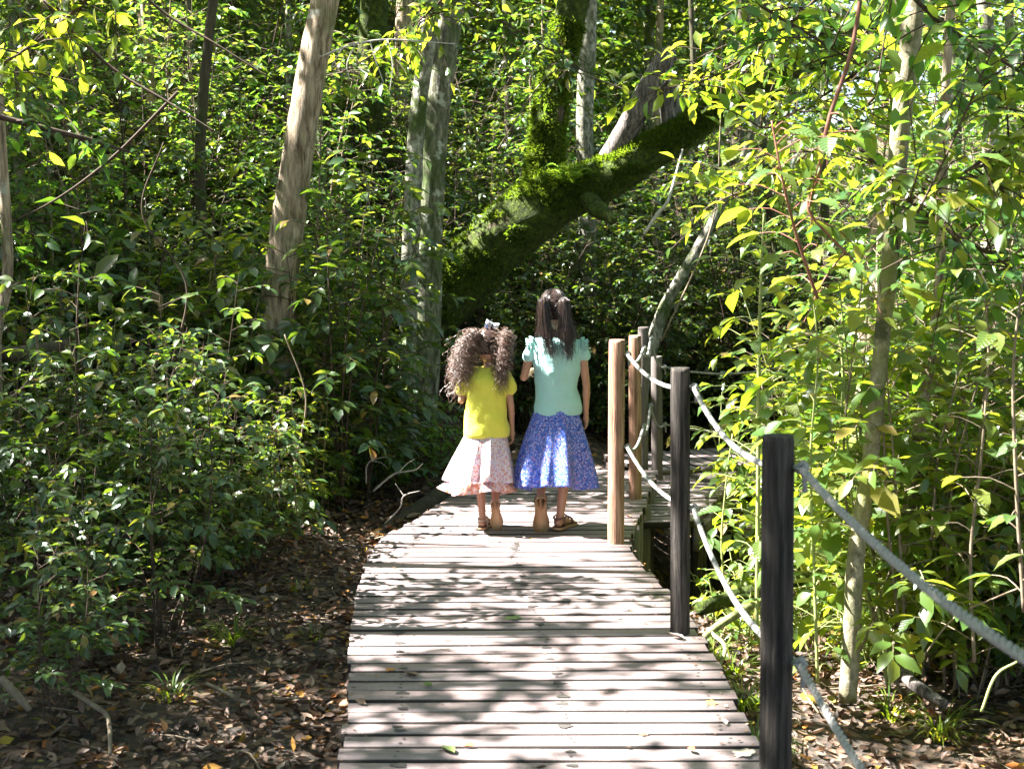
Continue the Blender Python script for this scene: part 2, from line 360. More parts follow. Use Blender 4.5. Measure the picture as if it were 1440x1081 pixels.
def cloth(name, c, var=.12):
    m, nt, b, L = mat(name); v = coords(nt)
    w = noise_tex(nt, 260, 2, .5, v); n = noise_tex(nt, 14, 4, .6, coords(nt, "Object", (1, 1, 2.2)))
    L.new(mixc(nt, 1, c, ramp(nt, [(.3, (1 - var,) * 3), (.7, (1, 1, 1))], mathn(nt, 'MULTIPLY', mathn(nt, 'ADD', w, n), .5)), 'MULTIPLY'), b.inputs["Base Color"])
    b.inputs["Roughness"].default_value = .9; b.inputs["Specular IOR Level"].default_value = .15; b.inputs["Sheen Weight"].default_value = .15
    bump(nt, b, n, .35, .012)
    tr = N(nt, "ShaderNodeBsdfTranslucent"); tr.inputs[0].default_value = (*[min(1, x * 1.05) for x in c], 1)
    mx = N(nt, "ShaderNodeMixShader"); mx.inputs[0].default_value = .14; L.new(b.outputs[0], mx.inputs[1]); L.new(tr.outputs[0], mx.inputs[2])
    L.new(mx.outputs[0], nt.nodes["Material Output"].inputs[0]); return m
M['yellow'] = cloth('yellow_cotton', (.70, .67, .09)); M['aqua'] = cloth('aqua_cotton', (.34, .60, .56))
def print_cloth(name, base, a, bcol, ccol, scale, cover, t=.25):
    m, nt, b, L = mat(name); v = coords(nt)
    nv = N(nt, "ShaderNodeVectorMath", operation='ADD'); L.new(v, nv.inputs[0])
    nn = N(nt, "ShaderNodeTexNoise"); nn.inputs["Scale"].default_value = 60; L.new(v, nn.inputs[0])
    sc_ = N(nt, "ShaderNodeVectorMath", operation='SCALE'); L.new(nn.outputs["Color"], sc_.inputs[0]); sc_.inputs["Scale"].default_value = .012; L.new(sc_.outputs[0], nv.inputs[1])
    vo = N(nt, "ShaderNodeTexVoronoi"); vo.inputs["Scale"].default_value = scale; L.new(nv.outputs[0], vo.inputs[0])
    s = N(nt, "ShaderNodeSeparateColor"); L.new(vo.outputs["Color"], s.inputs[0])
    pc = ramp(nt, [(0, a), (.45, bcol), (.75, ccol)], s.outputs[0], 'CONSTANT')
    k = ramp(nt, [(cover, (1, 1, 1)), (cover + .06, (0, 0, 0))], vo.outputs["Distance"])
    k2 = ramp(nt, [(.0, (1, 1, 1)), (.8, (0, 0, 0))], s.outputs[2], 'CONSTANT')
    c = mixc(nt, mathn(nt, 'MULTIPLY', k, k2), base, pc)
    L.new(c, b.inputs["Base Color"]); b.inputs["Roughness"].default_value = .85; b.inputs["Specular IOR Level"].default_value = .2
    bump(nt, b, noise_tex(nt, 30, 4, .6, v), .3, .008)
    tr = N(nt, "ShaderNodeBsdfTranslucent"); L.new(c, tr.inputs[0])
    mx = N(nt, "ShaderNodeMixShader"); mx.inputs[0].default_value = t; L.new(b.outputs[0], mx.inputs[1]); L.new(tr.outputs[0], mx.inputs[2])
    L.new(mx.outputs[0], nt.nodes["Material Output"].inputs[0]); return m
M['skirt_blue'] = print_cloth('blue_floral_print', (.09, .16, .54), (.40, .38, .62), (.03, .05, .28), (.34, .22, .44), 120, .46)
M['skirt_white'] = print_cloth('white_floral_print', (.68, .62, .66), (.62, .26, .22), (.46, .38, .56), (.66, .42, .34), 95, .46, .3)
M['skirt_peach'] = print_cloth('peach_floral_print', (.66, .52, .50), (.60, .22, .15), (.62, .30, .2), (.55, .40, .5), 95, .6, .3)
def hair_mat(name, c, c2):
    m, nt, b, L = mat(name)
    L.new(ramp(nt, [(0, c), (1, c2)], attr(nt)), b.inputs["Base Color"]); b.inputs["Roughness"].default_value = .34
    b.inputs["Specular IOR Level"].default_value = .7; b.inputs["Anisotropic"].default_value = .5; return m
M['hair_brown'] = hair_mat('brown_hair', (.012, .0075, .006), (.045, .026, .019)); M['hair_curly'] = hair_mat('curly_hair', (.028, .016, .011), (.20, .115, .08))
M['scalp'] = plain('scalp_hair', (.02, .010, .008), .85, .15); M['sole'] = plain('tan_sole', (.33, .20, .11), .7, .3, bscale=90); M['strap'] = plain('brown_strap', (.12, .06, .04), .5); M['strap_gold'] = plain('beige_strap', (.50, .38, .28), .4)
M['bow_white'] = plain('bow_fabric', (.55, .56, .60), .8); M['bow_navy'] = plain('navy_fabric', (.03, .04, .09), .8); M['elastic'] = plain('hair_elastic', (.25, .35, .6), .6); M['pink'] = plain('pink_elastic', (.6, .08, .3), .6)
M['eye'] = plain('eye', (.6, .58, .55), .2); M['lips'] = plain('lips', (.35, .12, .10), .4); M['iris'] = plain('iris', (.03, .015, .01), .2)

# ------------------------------------------------------------------ terrain
def ground_z(x, y):
    x = np.asarray(x, float); y = np.asarray(y, float)
    z = np.full(np.broadcast(x, y).shape, -.12)
    left = np.clip(-x - 1.6, 0, 30); z = z + left * .07 + np.clip(left - 1, 0, 20) * .04
    z = z + np.clip(y - 8.3, 0, 4) * .14 * (1 / (1 + np.exp((x + .4) * 6)))      # bank behind the bend
    z = z - .28 * (1 / (1 + np.exp(-(x - .85) * 7)))                              # lower ground on the right
    g = np.exp(-((x - 1.35) / .75) ** 2 - ((y - 7.6) / 1.2) ** 2); z = z - .42 * g # gully under the bend
    z = z - .10 * np.exp(-((x + .1) / .9) ** 2) / (1 + np.exp((y - 8.5) * 4))                                   # hollow under the deck
    z = z + .10 * (vnoise(x * .8, y * .8, 11) - .5) + .05 * (vnoise(x * 2.7, y * 2.7, 12) - .5)
    z = z + np.clip(y - 18, 0, 60) * .05 + .0018 * np.clip(y - 24, 0, 80) ** 2
    return z
xs = np.concatenate([np.linspace(-60, -9, 30), np.linspace(-8.7, 8.7, 150), np.linspace(9, 60, 30)])
ys = np.concatenate([np.linspace(-40, 0, 22), np.linspace(.2, 14, 120), np.linspace(14.5, 80, 55)])
X, Y = np.meshgrid(xs, ys); Z = ground_z(X, Y); nx, ny = len(xs), len(ys)
i = np.arange(ny - 1)[:, None] * nx; j = np.arange(nx - 1)[None]
Q = np.stack([i + j, i + j + 1, i + nx + j + 1, i + nx + j], -1).reshape(-1, 4)
tag(link('ground', make_mesh('ground', np.stack([X, Y, Z], -1), None, Q, None, M['soil'], True)), kind='structure')

# ------------------------------------------------------------------ boardwalk
deck = tag(empty('boardwalk', (0, 5, 0)), 'grey timber boardwalk of cross planks that bends to the right under the two walkers', 'boardwalk')
L_px = [(-.43, 1.2), (-.47, 2.4), (-.483, 3.52), (-.55, 4.3), (-.62, 5.0), (-.655, 5.6), (-.665, 6.35), (-.50, 7.0), (-.34, 7.71), (-.10, 8.66)]
R_px = [(.72, 1.2), (.72, 2.4), (.71, 3.52), (.715, 4.3), (.70, 4.9), (.655, 5.45), (.575, 6.25), (.69, 7.0), (.80, 7.6), (.97, 8.60)]
def deck_edges(n):
    Lc = spline(np.array([(a, b, 0) for a, b in L_px]), 400); Rc = spline(np.array([(a, b, 0) for a, b in R_px]), 400)
    def rs(C):
        d = np.concatenate([[0], np.cumsum(np.linalg.norm(np.diff(C, axis=0), axis=1))])
        t = C[:, 1]; return lambda y: np.array([np.interp(y, t, C[:, 0]), y, 0])
    return rs(Lc), rs(Rc)
fL, fR = deck_edges(1)
def plank(p0, p1, q0, q1, th=.036, parent=None, m=None, name='plank', dz=0.0):
    """p0,p1 near-left/near-right; q0,q1 far-left/far-right top corners"""
    p0, p1, q0, q1 = [np.array(a, float) for a in (p0, p1, q0, q1)]
    c = (p0 + p1 + q0 + q1) / 4; ch = .0042; rings = []
    K = 7; dl = norm(p1 - p0)
    for k in range(K):
        t = k / (K - 1); a = p0 * (1 - t) + p1 * t - c; b = q0 * (1 - t) + q1 * t - c; d = norm(b - a)
        wz = .0012 * math.sin(t * 5 + c[1] * 40)
        up = np.array([0, 0, 1.0])
        rings.append([a - up * th, a - up * ch, a + d * ch + up * wz, b - d * ch + up * wz, b - up * ch, b - up * th])
    V = np.array(rings).reshape(-1, 3); Qs = []
    for k in range(K - 1):
        for s in range(6): Qs.append([k * 6 + s, (k + 1) * 6 + s, (k + 1) * 6 + (s + 1) % 6, k * 6 + (s + 1) % 6])
    Qs += [[0, 1, 4, 5], [1, 2, 3, 4]]; e = (K - 1) * 6; Qs += [[e + 5, e + 4, e + 1, e], [e + 4, e + 3, e + 2, e + 1]]
    Rx = dl; ang = math.atan2(dl[1], dl[0]); ca, sa = math.cos(-ang), math.sin(-ang)
    R = np.array([[ca, -sa, 0], [sa, ca, 0], [0, 0, 1]])
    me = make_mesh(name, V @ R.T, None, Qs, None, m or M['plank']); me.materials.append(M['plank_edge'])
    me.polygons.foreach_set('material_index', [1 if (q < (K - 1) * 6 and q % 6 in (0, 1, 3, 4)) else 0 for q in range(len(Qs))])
    base = np.array(parent.location) if parent else 0
    o = link(name, me, parent, loc=tuple(c - base + np.array([0, 0, dz])), rot=(random.uniform(-.004, .004), random.uniform(-.002, .002), ang + random.uniform(-.0018, .0018)))
    return o
y = 1.2; pitch = .0995; screws = MB()
while y < 8.55:
    w = pitch + random.uniform(-.002, .002); g = .0108 + random.uniform(-.0022, .003)
    kx = .035 * math.sin((y - 3.5) * .9)      # boards fan a little with the bend
    a = fL(y - kx * .4); b = fR(y + kx * .6); c2 = fL(y + w - g - kx * .4); d2 = fR(y + w - g + kx * .6)
    jl, jr = random.uniform(-.012, .010), random.uniform(-.010, .012)
    dxl = norm(a - b); a = a + dxl * jl; c2 = c2 + dxl * jl; b = b - dxl * jr; d2 = d2 - dxl * jr
    dz = random.uniform(-.0015, .0015); plank(a, b, c2, d2, parent=deck, dz=dz)
    for f in (.14, .55, .93):
        for e in (.3, .7):
            p = (a * (1 - f) + b * f) * (1 - e) + (c2 * (1 - f) + d2 * f) * e + np.array([random.uniform(-.006, .006), 0, .0014 + dz])
            th = np.linspace(0, 2 * math.pi, 8, endpoint=False); rr = .0042 if random.random() < .6 else random.uniform(.007, .013) * (f < .6)+.004
            wv = 1 + .25 * np.sin(th * 3 + y * 50) * (rr > .0045)
            V = np.stack([p[0] + rr * 1.5 * wv * np.cos(th), p[1] + rr * wv * np.sin(th), np.full(8, p[2] + .001)], -1); V = np.vstack([V, p + np.array([0, 0, .002])])
            screws.add(V, [[8, q, (q + 1) % 8] for q in range(8)])
    y += w
scr = screws.build('screw_head', M['stain'], deck); scr.location = (0, -5, 0); tag(scr, kind='stuff')
def beam(mb, p, q, w, h, up=np.array([0, 0, 1.0])):
    p = np.array(p, float); q = np.array(q, float); d = norm(q - p); s = norm(np.cross(d, up)) * w / 2; u = up * h / 2
    V = [p - s - u, p + s - u, p + s + u, p - s + u, q - s - u, q + s - u, q + s + u, q - s + u]
    mb.add(V, None, [[0, 3, 2, 1], [4, 5, 6, 7], [0, 1, 5, 4], [1, 2, 6, 5], [2, 3, 7, 6], [3, 0, 4, 7]])
for side, f, off in ((0, fL, .10), (1, fR, -.08), (2, lambda t: (fL(t) + fR(t)) / 2, 0)):
    mb = MB(); yy = np.linspace(1.25, 8.5, 16)
    pts = [np.array(f(t)) + np.array([off, -5, -.10]) for t in yy]
    for a, b in zip(pts[:-1], pts[1:]): beam(mb, a, b, .045, .12)
    mb.build('joist', M['post_dark'], deck)
for x_, y_, h in [(fR(6.45)[0] - .03, 6.45, .8), (fR(6.8)[0] - .02, 6.8, .8), (fR(7.1)[0] - .03, 7.1, .85), (fR(7.5)[0] - .02, 7.5, .85), (fR(8.0)[0] - .03, 8.0, .9), (fR(5.6)[0] - .05, 5.6, .5), (fL(4.5)[0] + .06, 4.5, .35), (fL(6.3)[0] + .06, 6.3, .35)]:
    mb = MB(); mb.tube([(0, 0, -h), (0, 0, -h / 2), (0, 0, 0)], .042, 12, wob=.03); mb.build('support_pile', M['post_grey'], deck, True, loc=(x_, y_ - 5, -.034))

# second stretch of the walk, turning off to the right behind the bend, a step lower
deck2 = tag(empty('boardwalk', (1.0, 8.4, -.12)), 'lower stretch of weathered grey boardwalk beyond the bend, half hidden by the rope posts', 'boardwalk')
def run(parent, A0, A1, B0, B1, n):
    A0, A1, B0, B1 = [np.array([*q, -.12]) for q in (A0, A1, B0, B1)]; o = np.array(parent.location)
    for k in range(n):
        t0 = k / n; t1 = (k + .88) / n
        plank(A0 * (1 - t0) + A1 * t0, B0 * (1 - t0) + B1 * t0, A0 * (1 - t1) + A1 * t1, B0 * (1 - t1) + B1 * t1, parent=parent, dz=random.uniform(-.002, .002))
    for P0, P1 in ((A0, A1), (B0, B1)):
        mb = MB(); beam(mb, P0 - o + [0.015, 0.015, -.11], P1 - o + [.015, .015, -.11], .04, .14); mb.build('joist', M['post_grey'], parent)
        for t in (.1, .5, .9):
            p = P0 * (1 - t) + P1 * t - o; mb = MB(); mb.tube([(p[0], p[1], -1.0), (p[0], p[1], -.04)], .045, 10); mb.build('support_pile', M['post_dark'], parent, True)
run(deck2, (.66, 7.05), (1.02, 7.9), (.95, 7.25), (1.42, 8.55), 2) if False else run(deck2, (.30, 7.35), (.55, 8.95), (1.05, 7.45), (1.48, 8.70), 14)
deck3 = tag(empty('boardwalk', (2.4, 9.8, -.12)), 'farthest grey boardwalk stretch crossing to the right beyond the lower deck', 'boardwalk')
run(deck3, (.95, 9.2), (3.6, 10.1), (.70, 9.95), (3.35, 10.9), 26)

# ------------------------------------------------------------------ rope railings
def rope_mesh(P, r=.0088):
    P = np.asarray(P); d = np.concatenate([[0], np.cumsum(np.linalg.norm(np.diff(P, axis=0), axis=1))])
    n = max(12, int(d[-1] / .011)); s = np.linspace(0, d[-1], n); C = np.stack([np.interp(s, d, P[:, k]) for k in range(3)], -1)
    T = norm(np.gradient(C, axis=0)); a = norm(np.cross(T, np.array([.13, .2, .97]))); b = np.cross(T, a); mb = MB()
    for k in range(3):
        ph = s * 2 * math.pi / .062 + k * 2 * math.pi / 3
        mb.tube(C + (a * np.cos(ph)[:, None] + b * np.sin(ph)[:, None]) * r * .60, r * .50, 7)
    return mb
def sag(p, q, s, n=24):
    t = np.linspace(0, 1, n)[:, None]; p = np.array(p); q = np.array(q); c = p * (1 - t) + q * t; c[:, 2] -= (4 * s * t * (1 - t))[:, 0]; return c
def make_post(parent, base, h, r, m, lean=(0, 0), label=None, eyes=(.07, .52), eye_dir=(1, -.5)):
    base = np.array(base, float); o0 = np.array(parent.location); mb = MB(); zz = np.array([-.25, 0, .1, .3, .5, .7, .9, .985, 1.0]) * h
    zz[0] = -.25; rr = r * np.array([1.03, 1.02, 1.01, 1, 1, .99, .985, .98, .93])
    seed = random.random() * 9
    mb.tube([(lean[0] * z / h, lean[1] * z / h, z) for z in zz], rr, 26, wob=.022, seed=seed)
    ps = mb.build('post', m, parent, True, loc=tuple(base - o0))
    if label: ps['label'] = label
    for pl in ps.data.polygons:
        if len(pl.vertices) == 3: pl.use_smooth = False
    out = []
    for e in eyes:
        z = h - e; ed = norm(np.array([eye_dir[0], eye_dir[1], 0.0])); c = np.array([lean[0] * z / h, lean[1] * z / h, z])
        b2 = MB(); sd = np.array([-ed[1], ed[0], 0]); pts = []
        for t in np.linspace(0, 2 * math.pi, 15): pts.append(c + ed * (r + .016 + .017 * math.cos(t)) + sd * .015 * math.sin(t))
        b2.tube(pts, .0035, 6); b2.tube([c + ed * (r * .5), c + ed * (r + .004)], .005, 6); b2.build('rope_eye', M['metal'], ps, True)
        kc_ = c + ed * (r + .020); b3 = MB(); b3.tube([kc_ + np.array([0, 0, .012 * math.sin(t)]) + ed * .009 * math.cos(t) + sd * (.005 * t / 6.28 - .008) for t in np.linspace(0, 6.28 * 2.6, 44)], .0050, 7)
        b3.tube([kc_ + np.array([0, 0, -.012]), kc_ + np.array([.004, 0, -.032]), kc_ + ed * .006 + np.array([0, 0, -.055])], [.006, .0055, .0065], 7); b3.build('knot', M['rope'], ps, True)
        out.append(base + c + ed * (r + .016))
    return out
rail = tag(empty('rope_railing', (.63, 5, 0)), 'post and rope railing along the right edge of the boardwalk', 'railing')
specs = [((.66, 1.15, 0), 1.0, .036, 'post_dark', (0, 0), None), ((.612, 2.94, 0), 1.015, .0375, 'post_dark', (-.012, 0), 'black thick post nearest the camera'),
         ((.632, 4.83, 0), 1.0, .0365, 'post_dark', (-.012, 0), 'dark weathered post'), ((.512, 6.36, 0), 1.0, .040, 'post_brown', (-.004, 0), 'reddish brown post with its left edge in bright sun'),
         ((.715, 7.53, 0), .945, .037, 'post_brown', (-.01, 0), 'brown post behind the sunlit post'), ((.875, 8.70, 0), .925, .036, 'post_grey', (-.005, 0), 'grey brown post farthest along the bend')]
ends = [make_post(rail, b, h, r, M[m], ln, lb) for b, h, r, m, ln, lb in specs]
for k in range(len(ends) - 1):
    for q in (0, 1):
        s = [.055, .085, .055, .06, .08][k] * (1.0 if q == 0 else 1.1)
        mb = rope_mesh(sag(ends[k][q], ends[k + 1][q], s)); ob = mb.build('rope', M['rope'], rail, True); ob.location = (-.63, -5, 0)
rail2 = tag(empty('rope_railing', (1.6, 9, -.12)), 'second rope railing leading off to the right beyond the bend', 'railing')
e2 = [make_post(rail2, (.99, 8.85, -.16), .88, .038, M['post_grey'], (-.015, 0), None, (.07, .46)), make_post(rail2, (2.45, 9.85, -.12), .95, .036, M['post_dark'], (0, 0), None),
      make_post(rail2, (3.7, 10.4, -.12), .95, .036, M['post_dark'], (0, 0), None)]
for k in range(2):
    for q in (0, 1):
        ob = rope_mesh(sag(e2[k][q], e2[k + 1][q], .13), .0075).build('rope', M['rope'], rail2, True); ob.location = (-1.6, -9, .12)
for q in (0, 1):
    ob = rope_mesh(sag(ends[5][q], e2[0][q], .07), .008).build('rope', M['rope'], rail2, True); ob.location = (-1.6, -9, .12)

# ------------------------------------------------------------------ people
def prim_capsule(mb, p, q, r0, r1, sides=14):
    p = np.array(p, float); q = np.array(q, float); d = norm(q - p); pts = []; rad = []
    for a in np.linspace(-math.pi / 2, 0, 5)[:-1]: pts.append(p + d * r0 * math.sin(a)); rad.append(max(1e-4, r0 * math.cos(a)))
    for t in np.linspace(0, 1, 5): pts.append(p * (1 - t) + q * t); rad.append(r0 * (1 - t) + r1 * t)
    for a in np.linspace(0, math.pi / 2, 5)[1:]: pts.append(q + d * r1 * math.sin(a)); rad.append(max(1e-4, r1 * math.cos(a)))
    mb.tube(pts, rad, sides)
def prim_ball(mb, c, r, n=18, rot=None):
    c = np.array(c, float); r = np.array(r if not np.isscalar(r) else (r,) * 3, float); m = n // 2
    th = np.linspace(0, math.pi, m + 1); ph = np.linspace(0, 2 * math.pi, n, endpoint=False)
    V = np.array([[math.sin(a) * math.cos(b), math.sin(a) * math.sin(b), math.cos(a)] for a in th for b in ph]) * r
    if rot is not None: V = V @ rot.T
    Qs = [[i_ * n + j_, (i_ + 1) * n + j_, (i_ + 1) * n + (j_ + 1) % n, i_ * n + (j_ + 1) % n] for i_ in range(m) for j_ in range(n)]
    mb.add(V + c, None, Qs)
def prim_loft(mb, rings, n=26):
    """rings of (z, rx, ry, cx, cy)"""
    R_ = spline(np.array(rings, float), 22); th = np.linspace(0, 2 * math.pi, n, endpoint=False); V = []
    for z, rx, ry, cx, cy_ in R_:
        V += [(cx + rx * np.sign(math.cos(t)) * abs(math.cos(t)) ** .86, cy_ + ry * math.sin(t), z) for t in th]
    m = len(R_); V += [(R_[0][3], R_[0][4], R_[0][0]), (R_[-1][3], R_[-1][4], R_[-1][0])]
    Qs = [[i_ * n + j_, i_ * n + (j_ + 1) % n, (i_ + 1) * n + (j_ + 1) % n, (i_ + 1) * n + j_] for i_ in range(m - 1) for j_ in range(n)]
    T = [[m * n, (j_ + 1) % n, j_] for j_ in range(n)] + [[m * n + 1, (m - 1) * n + j_, (m - 1) * n + (j_ + 1) % n] for j_ in range(n)]
    mb.add(np.array(V), T, Qs)
def fuse(mb, name, material, voxel=.004, smooth=6, parent=None, post=None):
    o = link('tmp', mb.mesh('tmp', None, False, False))
    r = o.modifiers.new('r', 'REMESH'); r.mode = 'VOXEL'; r.voxel_size = voxel
    s = o.modifiers.new('s', 'SMOOTH'); s.iterations = smooth; s.factor = .5
    me = bpy.data.meshes.new_from_object(o.evaluated_get(bpy.context.evaluated_depsgraph_get()))
    bpy.data.objects.remove(o); me.name = name; me.materials.clear(); me.materials.append(material)
    me.polygons.foreach_set("use_smooth", np.ones(len(me.polygons), bool))
    if post:
        co = np.zeros(len(me.vertices) * 3, np.float32); me.vertices.foreach_get("co", co); no = np.zeros_like(co); me.vertices.foreach_get("normal", no)
        co = post(co.reshape(-1, 3), no.reshape(-1, 3)); me.vertices.foreach_set("co", np.asarray(co, np.float32).ravel()); me.update()
    return link(name, me, parent)
def hand(mb, wrist, d, palm_n, side, s=1.0, curl=.5):
    """wrist point, direction of fingers, palm normal; side=+1/-1 sets the thumb's side"""
    w = np.array(wrist, float); d = norm(np.array(d, float)); n = norm(np.array(palm_n, float)); x = norm(np.cross(d, n)) * side
    n = norm(np.cross(x, d) * side)
    prim_capsule(mb, w, w + d * .022 * s, .0150 * s, .0175 * s)
    pc = w + d * .034 * s
    R = np.stack([x, d, n], 1); prim_ball(mb, pc, (.025 * s, .030 * s, .0115 * s), 16, R)
    for k, (off, ln) in enumerate(((.0175, .040), (.006, .046), (-.006, .043), (-.017, .033))):
        b = w + d * .056 * s + x * off * s; c = curl * (1 + .18 * k)
        d1 = norm(d + n * c * .6 + x * off * 4); m1 = b + d1 * ln * .45 * s; d2 = norm(d1 + n * c * 1.4); m2 = m1 + d2 * ln * .32 * s; d3 = norm(d2 + n * c * 1.5)
        prim_capsule(mb, b, m1, .0058 * s, .0054 * s, 8); prim_capsule(mb, m1, m2, .0054 * s, .005 * s, 8); prim_capsule(mb, m2, m2 + d3 * ln * .25 * s, .005 * s, .0042 * s, 8)
    tb = w + d * .018 * s + x * .018 * s + n * .004 * s; t1 = tb + norm(x * .8 + d * .8 + n * .5) * .022 * s
    prim_capsule(mb, tb, t1, .0085 * s, .0065 * s, 8); prim_capsule(mb, t1, t1 + norm(x * .1 + d + n * .6) * .02 * s, .0062 * s, .005 * s, 8)
def foot_frame(heel, toe, up):
    h = np.array(heel, float); t = np.array(toe, float); d = norm(t - h); u = np.array(up, float); u = norm(u - d * u.dot(d)); x = np.cross(d, u); return h, d, u, x, np.linalg.norm(t - h)
def foot(mb, heel, toe, up, ankle, side):
    h, d, u, x, Ln = foot_frame(heel, toe, up); s = Ln / .19
    prim_ball(mb, h + d * .024 * s + u * .022 * s, (.022 * s, .028 * s, .024 * s), 16, np.stack([x, d, u], 1))
    prim_capsule(mb, h + d * .03 * s + u * .022 * s, h + d * .125 * s + u * .014 * s - x * .004 * side, .021 * s, .017 * s)
    prim_capsule(mb, h + d * .125 * s + u * .013 * s - x * .016 * s, h + d * .125 * s + u * .011 * s + x * .016 * s, .0145 * s, .012 * s)
    prim_capsule(mb, h + d * .035 * s + u * .032 * s, np.array(ankle), .021 * s, .023 * s)
    prim_capsule(mb, np.array(ankle), h + d * .10 * s + u * .022 * s, .021 * s, .015 * s)
    for k in range(5):
        o_ = (-.024 + .0115 * k) * side; ln = (.062, .060, .055, .049, .042)[k]; r = (.0095, .0068, .0064, .006, .0056)[k]
        prim_capsule(mb, h + d * .125 * s + x * o_ * s + u * .010 * s, h + d * (.125 + ln) * s + x * o_ * 1.15 * s + u * .008 * s, r * 1.1 * s, r * s, 8)
def sandal(parent, heel, toe, up, m_sole, m_strap, strap_r=.004):
    h, d, u, x, Ln = foot_frame(heel, toe, up); s = Ln / .19
    out = [(-.016, .018), (.006, .030), (.05, .030), (.09, .034), (.13, .043), (.165, .042), (.195, .030), (.212, .012)]
    poly = [h + d * a * s - x * b * s for a, b in out] + [h + d * a * s + x * b * s for a, b in out[::-1]]
    poly = spline(np.array(poly + poly[:1]), 48)[:-1]; n = len(poly); bot = poly - u * .013 * s; c = poly.mean(0)
    V = np.vstack([poly - (poly - c) * .04, poly - u * .003, bot, bot + (c - bot) * .05 - u * .002, c, c - u * .0155 * s]); Qs = []; T = []
    for k in range(n):
        k2 = (k + 1) % n
        for r_ in range(3): Qs.append([r_ * n + k, r_ * n + k2, (r_ + 1) * n + k2, (r_ + 1) * n + k])
        T += [[4 * n, k, k2], [4 * n + 1, 3 * n + k2, 3 * n + k]]
    mb = MB(); mb.add(V, T, Qs); so = mb.build('sandal', m_sole, parent, True)
    sb = MB()
    def arch(a, wdt, hgt, rr):
        th = np.linspace(-.15, math.pi + .15, 15); sb.tube([h + d * a * s + x * wdt * s * math.cos(t) + u * (hgt * s * math.sin(t)) for t in th], rr, 6)
    arch(.135, .034, .034, strap_r * 1.3)
    sb.tube([h + d * .165 * s + u * .004, h + d * .14 * s + u * .035 * s, h + d * .09 * s + u * .052 * s], strap_r, 6)
    th = np.linspace(0, 2 * math.pi, 21)     # ankle loop
    sb.tube([h + d * (.035 + .040 * math.cos(t)) * s + x * .031 * s * math.sin(t) + u * (.050 + .008 * math.cos(t)) * s for t in th], strap_r, 6)
    for sgn in (-1, 1): sb.tube([h + d * .035 * s + x * sgn * .027 * s - u * .002, h + d * .035 * s + x * sgn * .031 * s + u * .05 * s], strap_r, 6)
    sb.build('strap', m_strap, so, True)
def body_mesh(parent, P):
    """P: dict of joints"""
    mb = MB(); k = P['k']
    # torso
    hw = P['hipw']; sw = P['shw']
    pz = P['pelvis'][2]; cz = P['chest'][2]; nz = P['neck'][2]
    prim_loft(mb, [(pz - .075 * k, hw * 1.0, hw * .8, 0, 0), (pz - .03, hw * 1.5, hw * 1.15, 0, 0), (pz * .55 + cz * .45, hw * 1.28, hw * .98, 0, 0), (cz - .03, sw * .84, sw * .6, 0, 0), (nz - .06, sw * .80, sw * .46, 0, 0), (nz - .01, .034, .034, P['neck'][0], 0)])
    for s in (-1, 1): prim_capsule(mb, np.array(P['neck']) - [0, 0, .02], np.array(P['shL'] if s < 0 else P['shR']), .028 * k, .030 * k)
    prim_capsule(mb, np.array(P['neck']) - [0, 0, .05], np.array(P['head']) - [0, 0, .04], .031 * k, .029 * k)
    hd = np.array(P['head']); hr = np.array(P['headr'])
    prim_ball(mb, hd, hr, 24); prim_ball(mb, hd + [0, hr[1] * .28, -hr[2] * .45], (hr[0] * .72, hr[1] * .66, hr[2] * .55), 18)
    prim_ball(mb, hd + [0, hr[1] * .72, -hr[2] * .86], (hr[0] * .26, hr[1] * .18, hr[2] * .14), 10)      # chin
    prim_capsule(mb, hd + [0, hr[1] * .93, 0.0], hd + [0, hr[1] * 1.10, -hr[2] * .28], .0055, .0085, 8)     # nose
    for s in (-1, 1):
        prim_ball(mb, hd + [s * hr[0] * 1.0, -.002, -hr[2] * .12], (.008, .015, .022), 12)                 # ears
        prim_ball(mb, hd + [s * hr[0] * .55, hr[1] * .62, -hr[2] * .35], (.018, .016, .016), 10)              # cheeks
    for s in 'LR':
        prim_capsule(mb, P['sh' + s], P['el' + s], .029 * k, .0215 * k); prim_capsule(mb, P['el' + s], P['wr' + s], .0215 * k, .0145 * k)
        prim_capsule(mb, np.array(P['el' + s]) * .75 + np.array(P['wr' + s]) * .25, np.array(P['el' + s]) * .6 + np.array(P['wr' + s]) * .4, .0225 * k, .020 * k)
        hd_ = P['hand' + s]; hand(mb, P['wr' + s], hd_[0], hd_[1], hd_[2], P['hs'], hd_[3])
        prim_capsule(mb, P['hip' + s], P['kn' + s], .056 * k, .036 * k); prim_capsule(mb, P['kn' + s], P['an' + s], .035 * k, .0225 * k)
        kk = np.array(P['kn' + s]); aa = np.array(P['an' + s]); cf = kk * .68 + aa * .32; prim_capsule(mb, cf + [0, -.008, .02], cf + [0, -.006, -.03], .033 * k, .028 * k)
        f = P['foot' + s]; foot(mb, f[0], f[1], f[2], P['an' + s], -1 if s == 'L' else 1)
    b = fuse(mb, 'body', M['skin'], .0036, 5, parent)
    for s in (-1, 1):
        e = MB(); ec = hd + [s * hr[0] * .40, hr[1] * .86, .002]; prim_ball(e, ec, .0105, 12); eo = e.build('eye', M['eye'], b, True)
        e = MB(); prim_ball(e, ec + [0, .0065, 0], .0055, 10); e.build('iris', M['iris'], eo, True)
    e = MB(); prim_ball(e, hd + [0, hr[1] * .95, -hr[2] * .52], (.017, .006, .005), 12); e.build('lips', M['lips'], b, True)
    return b
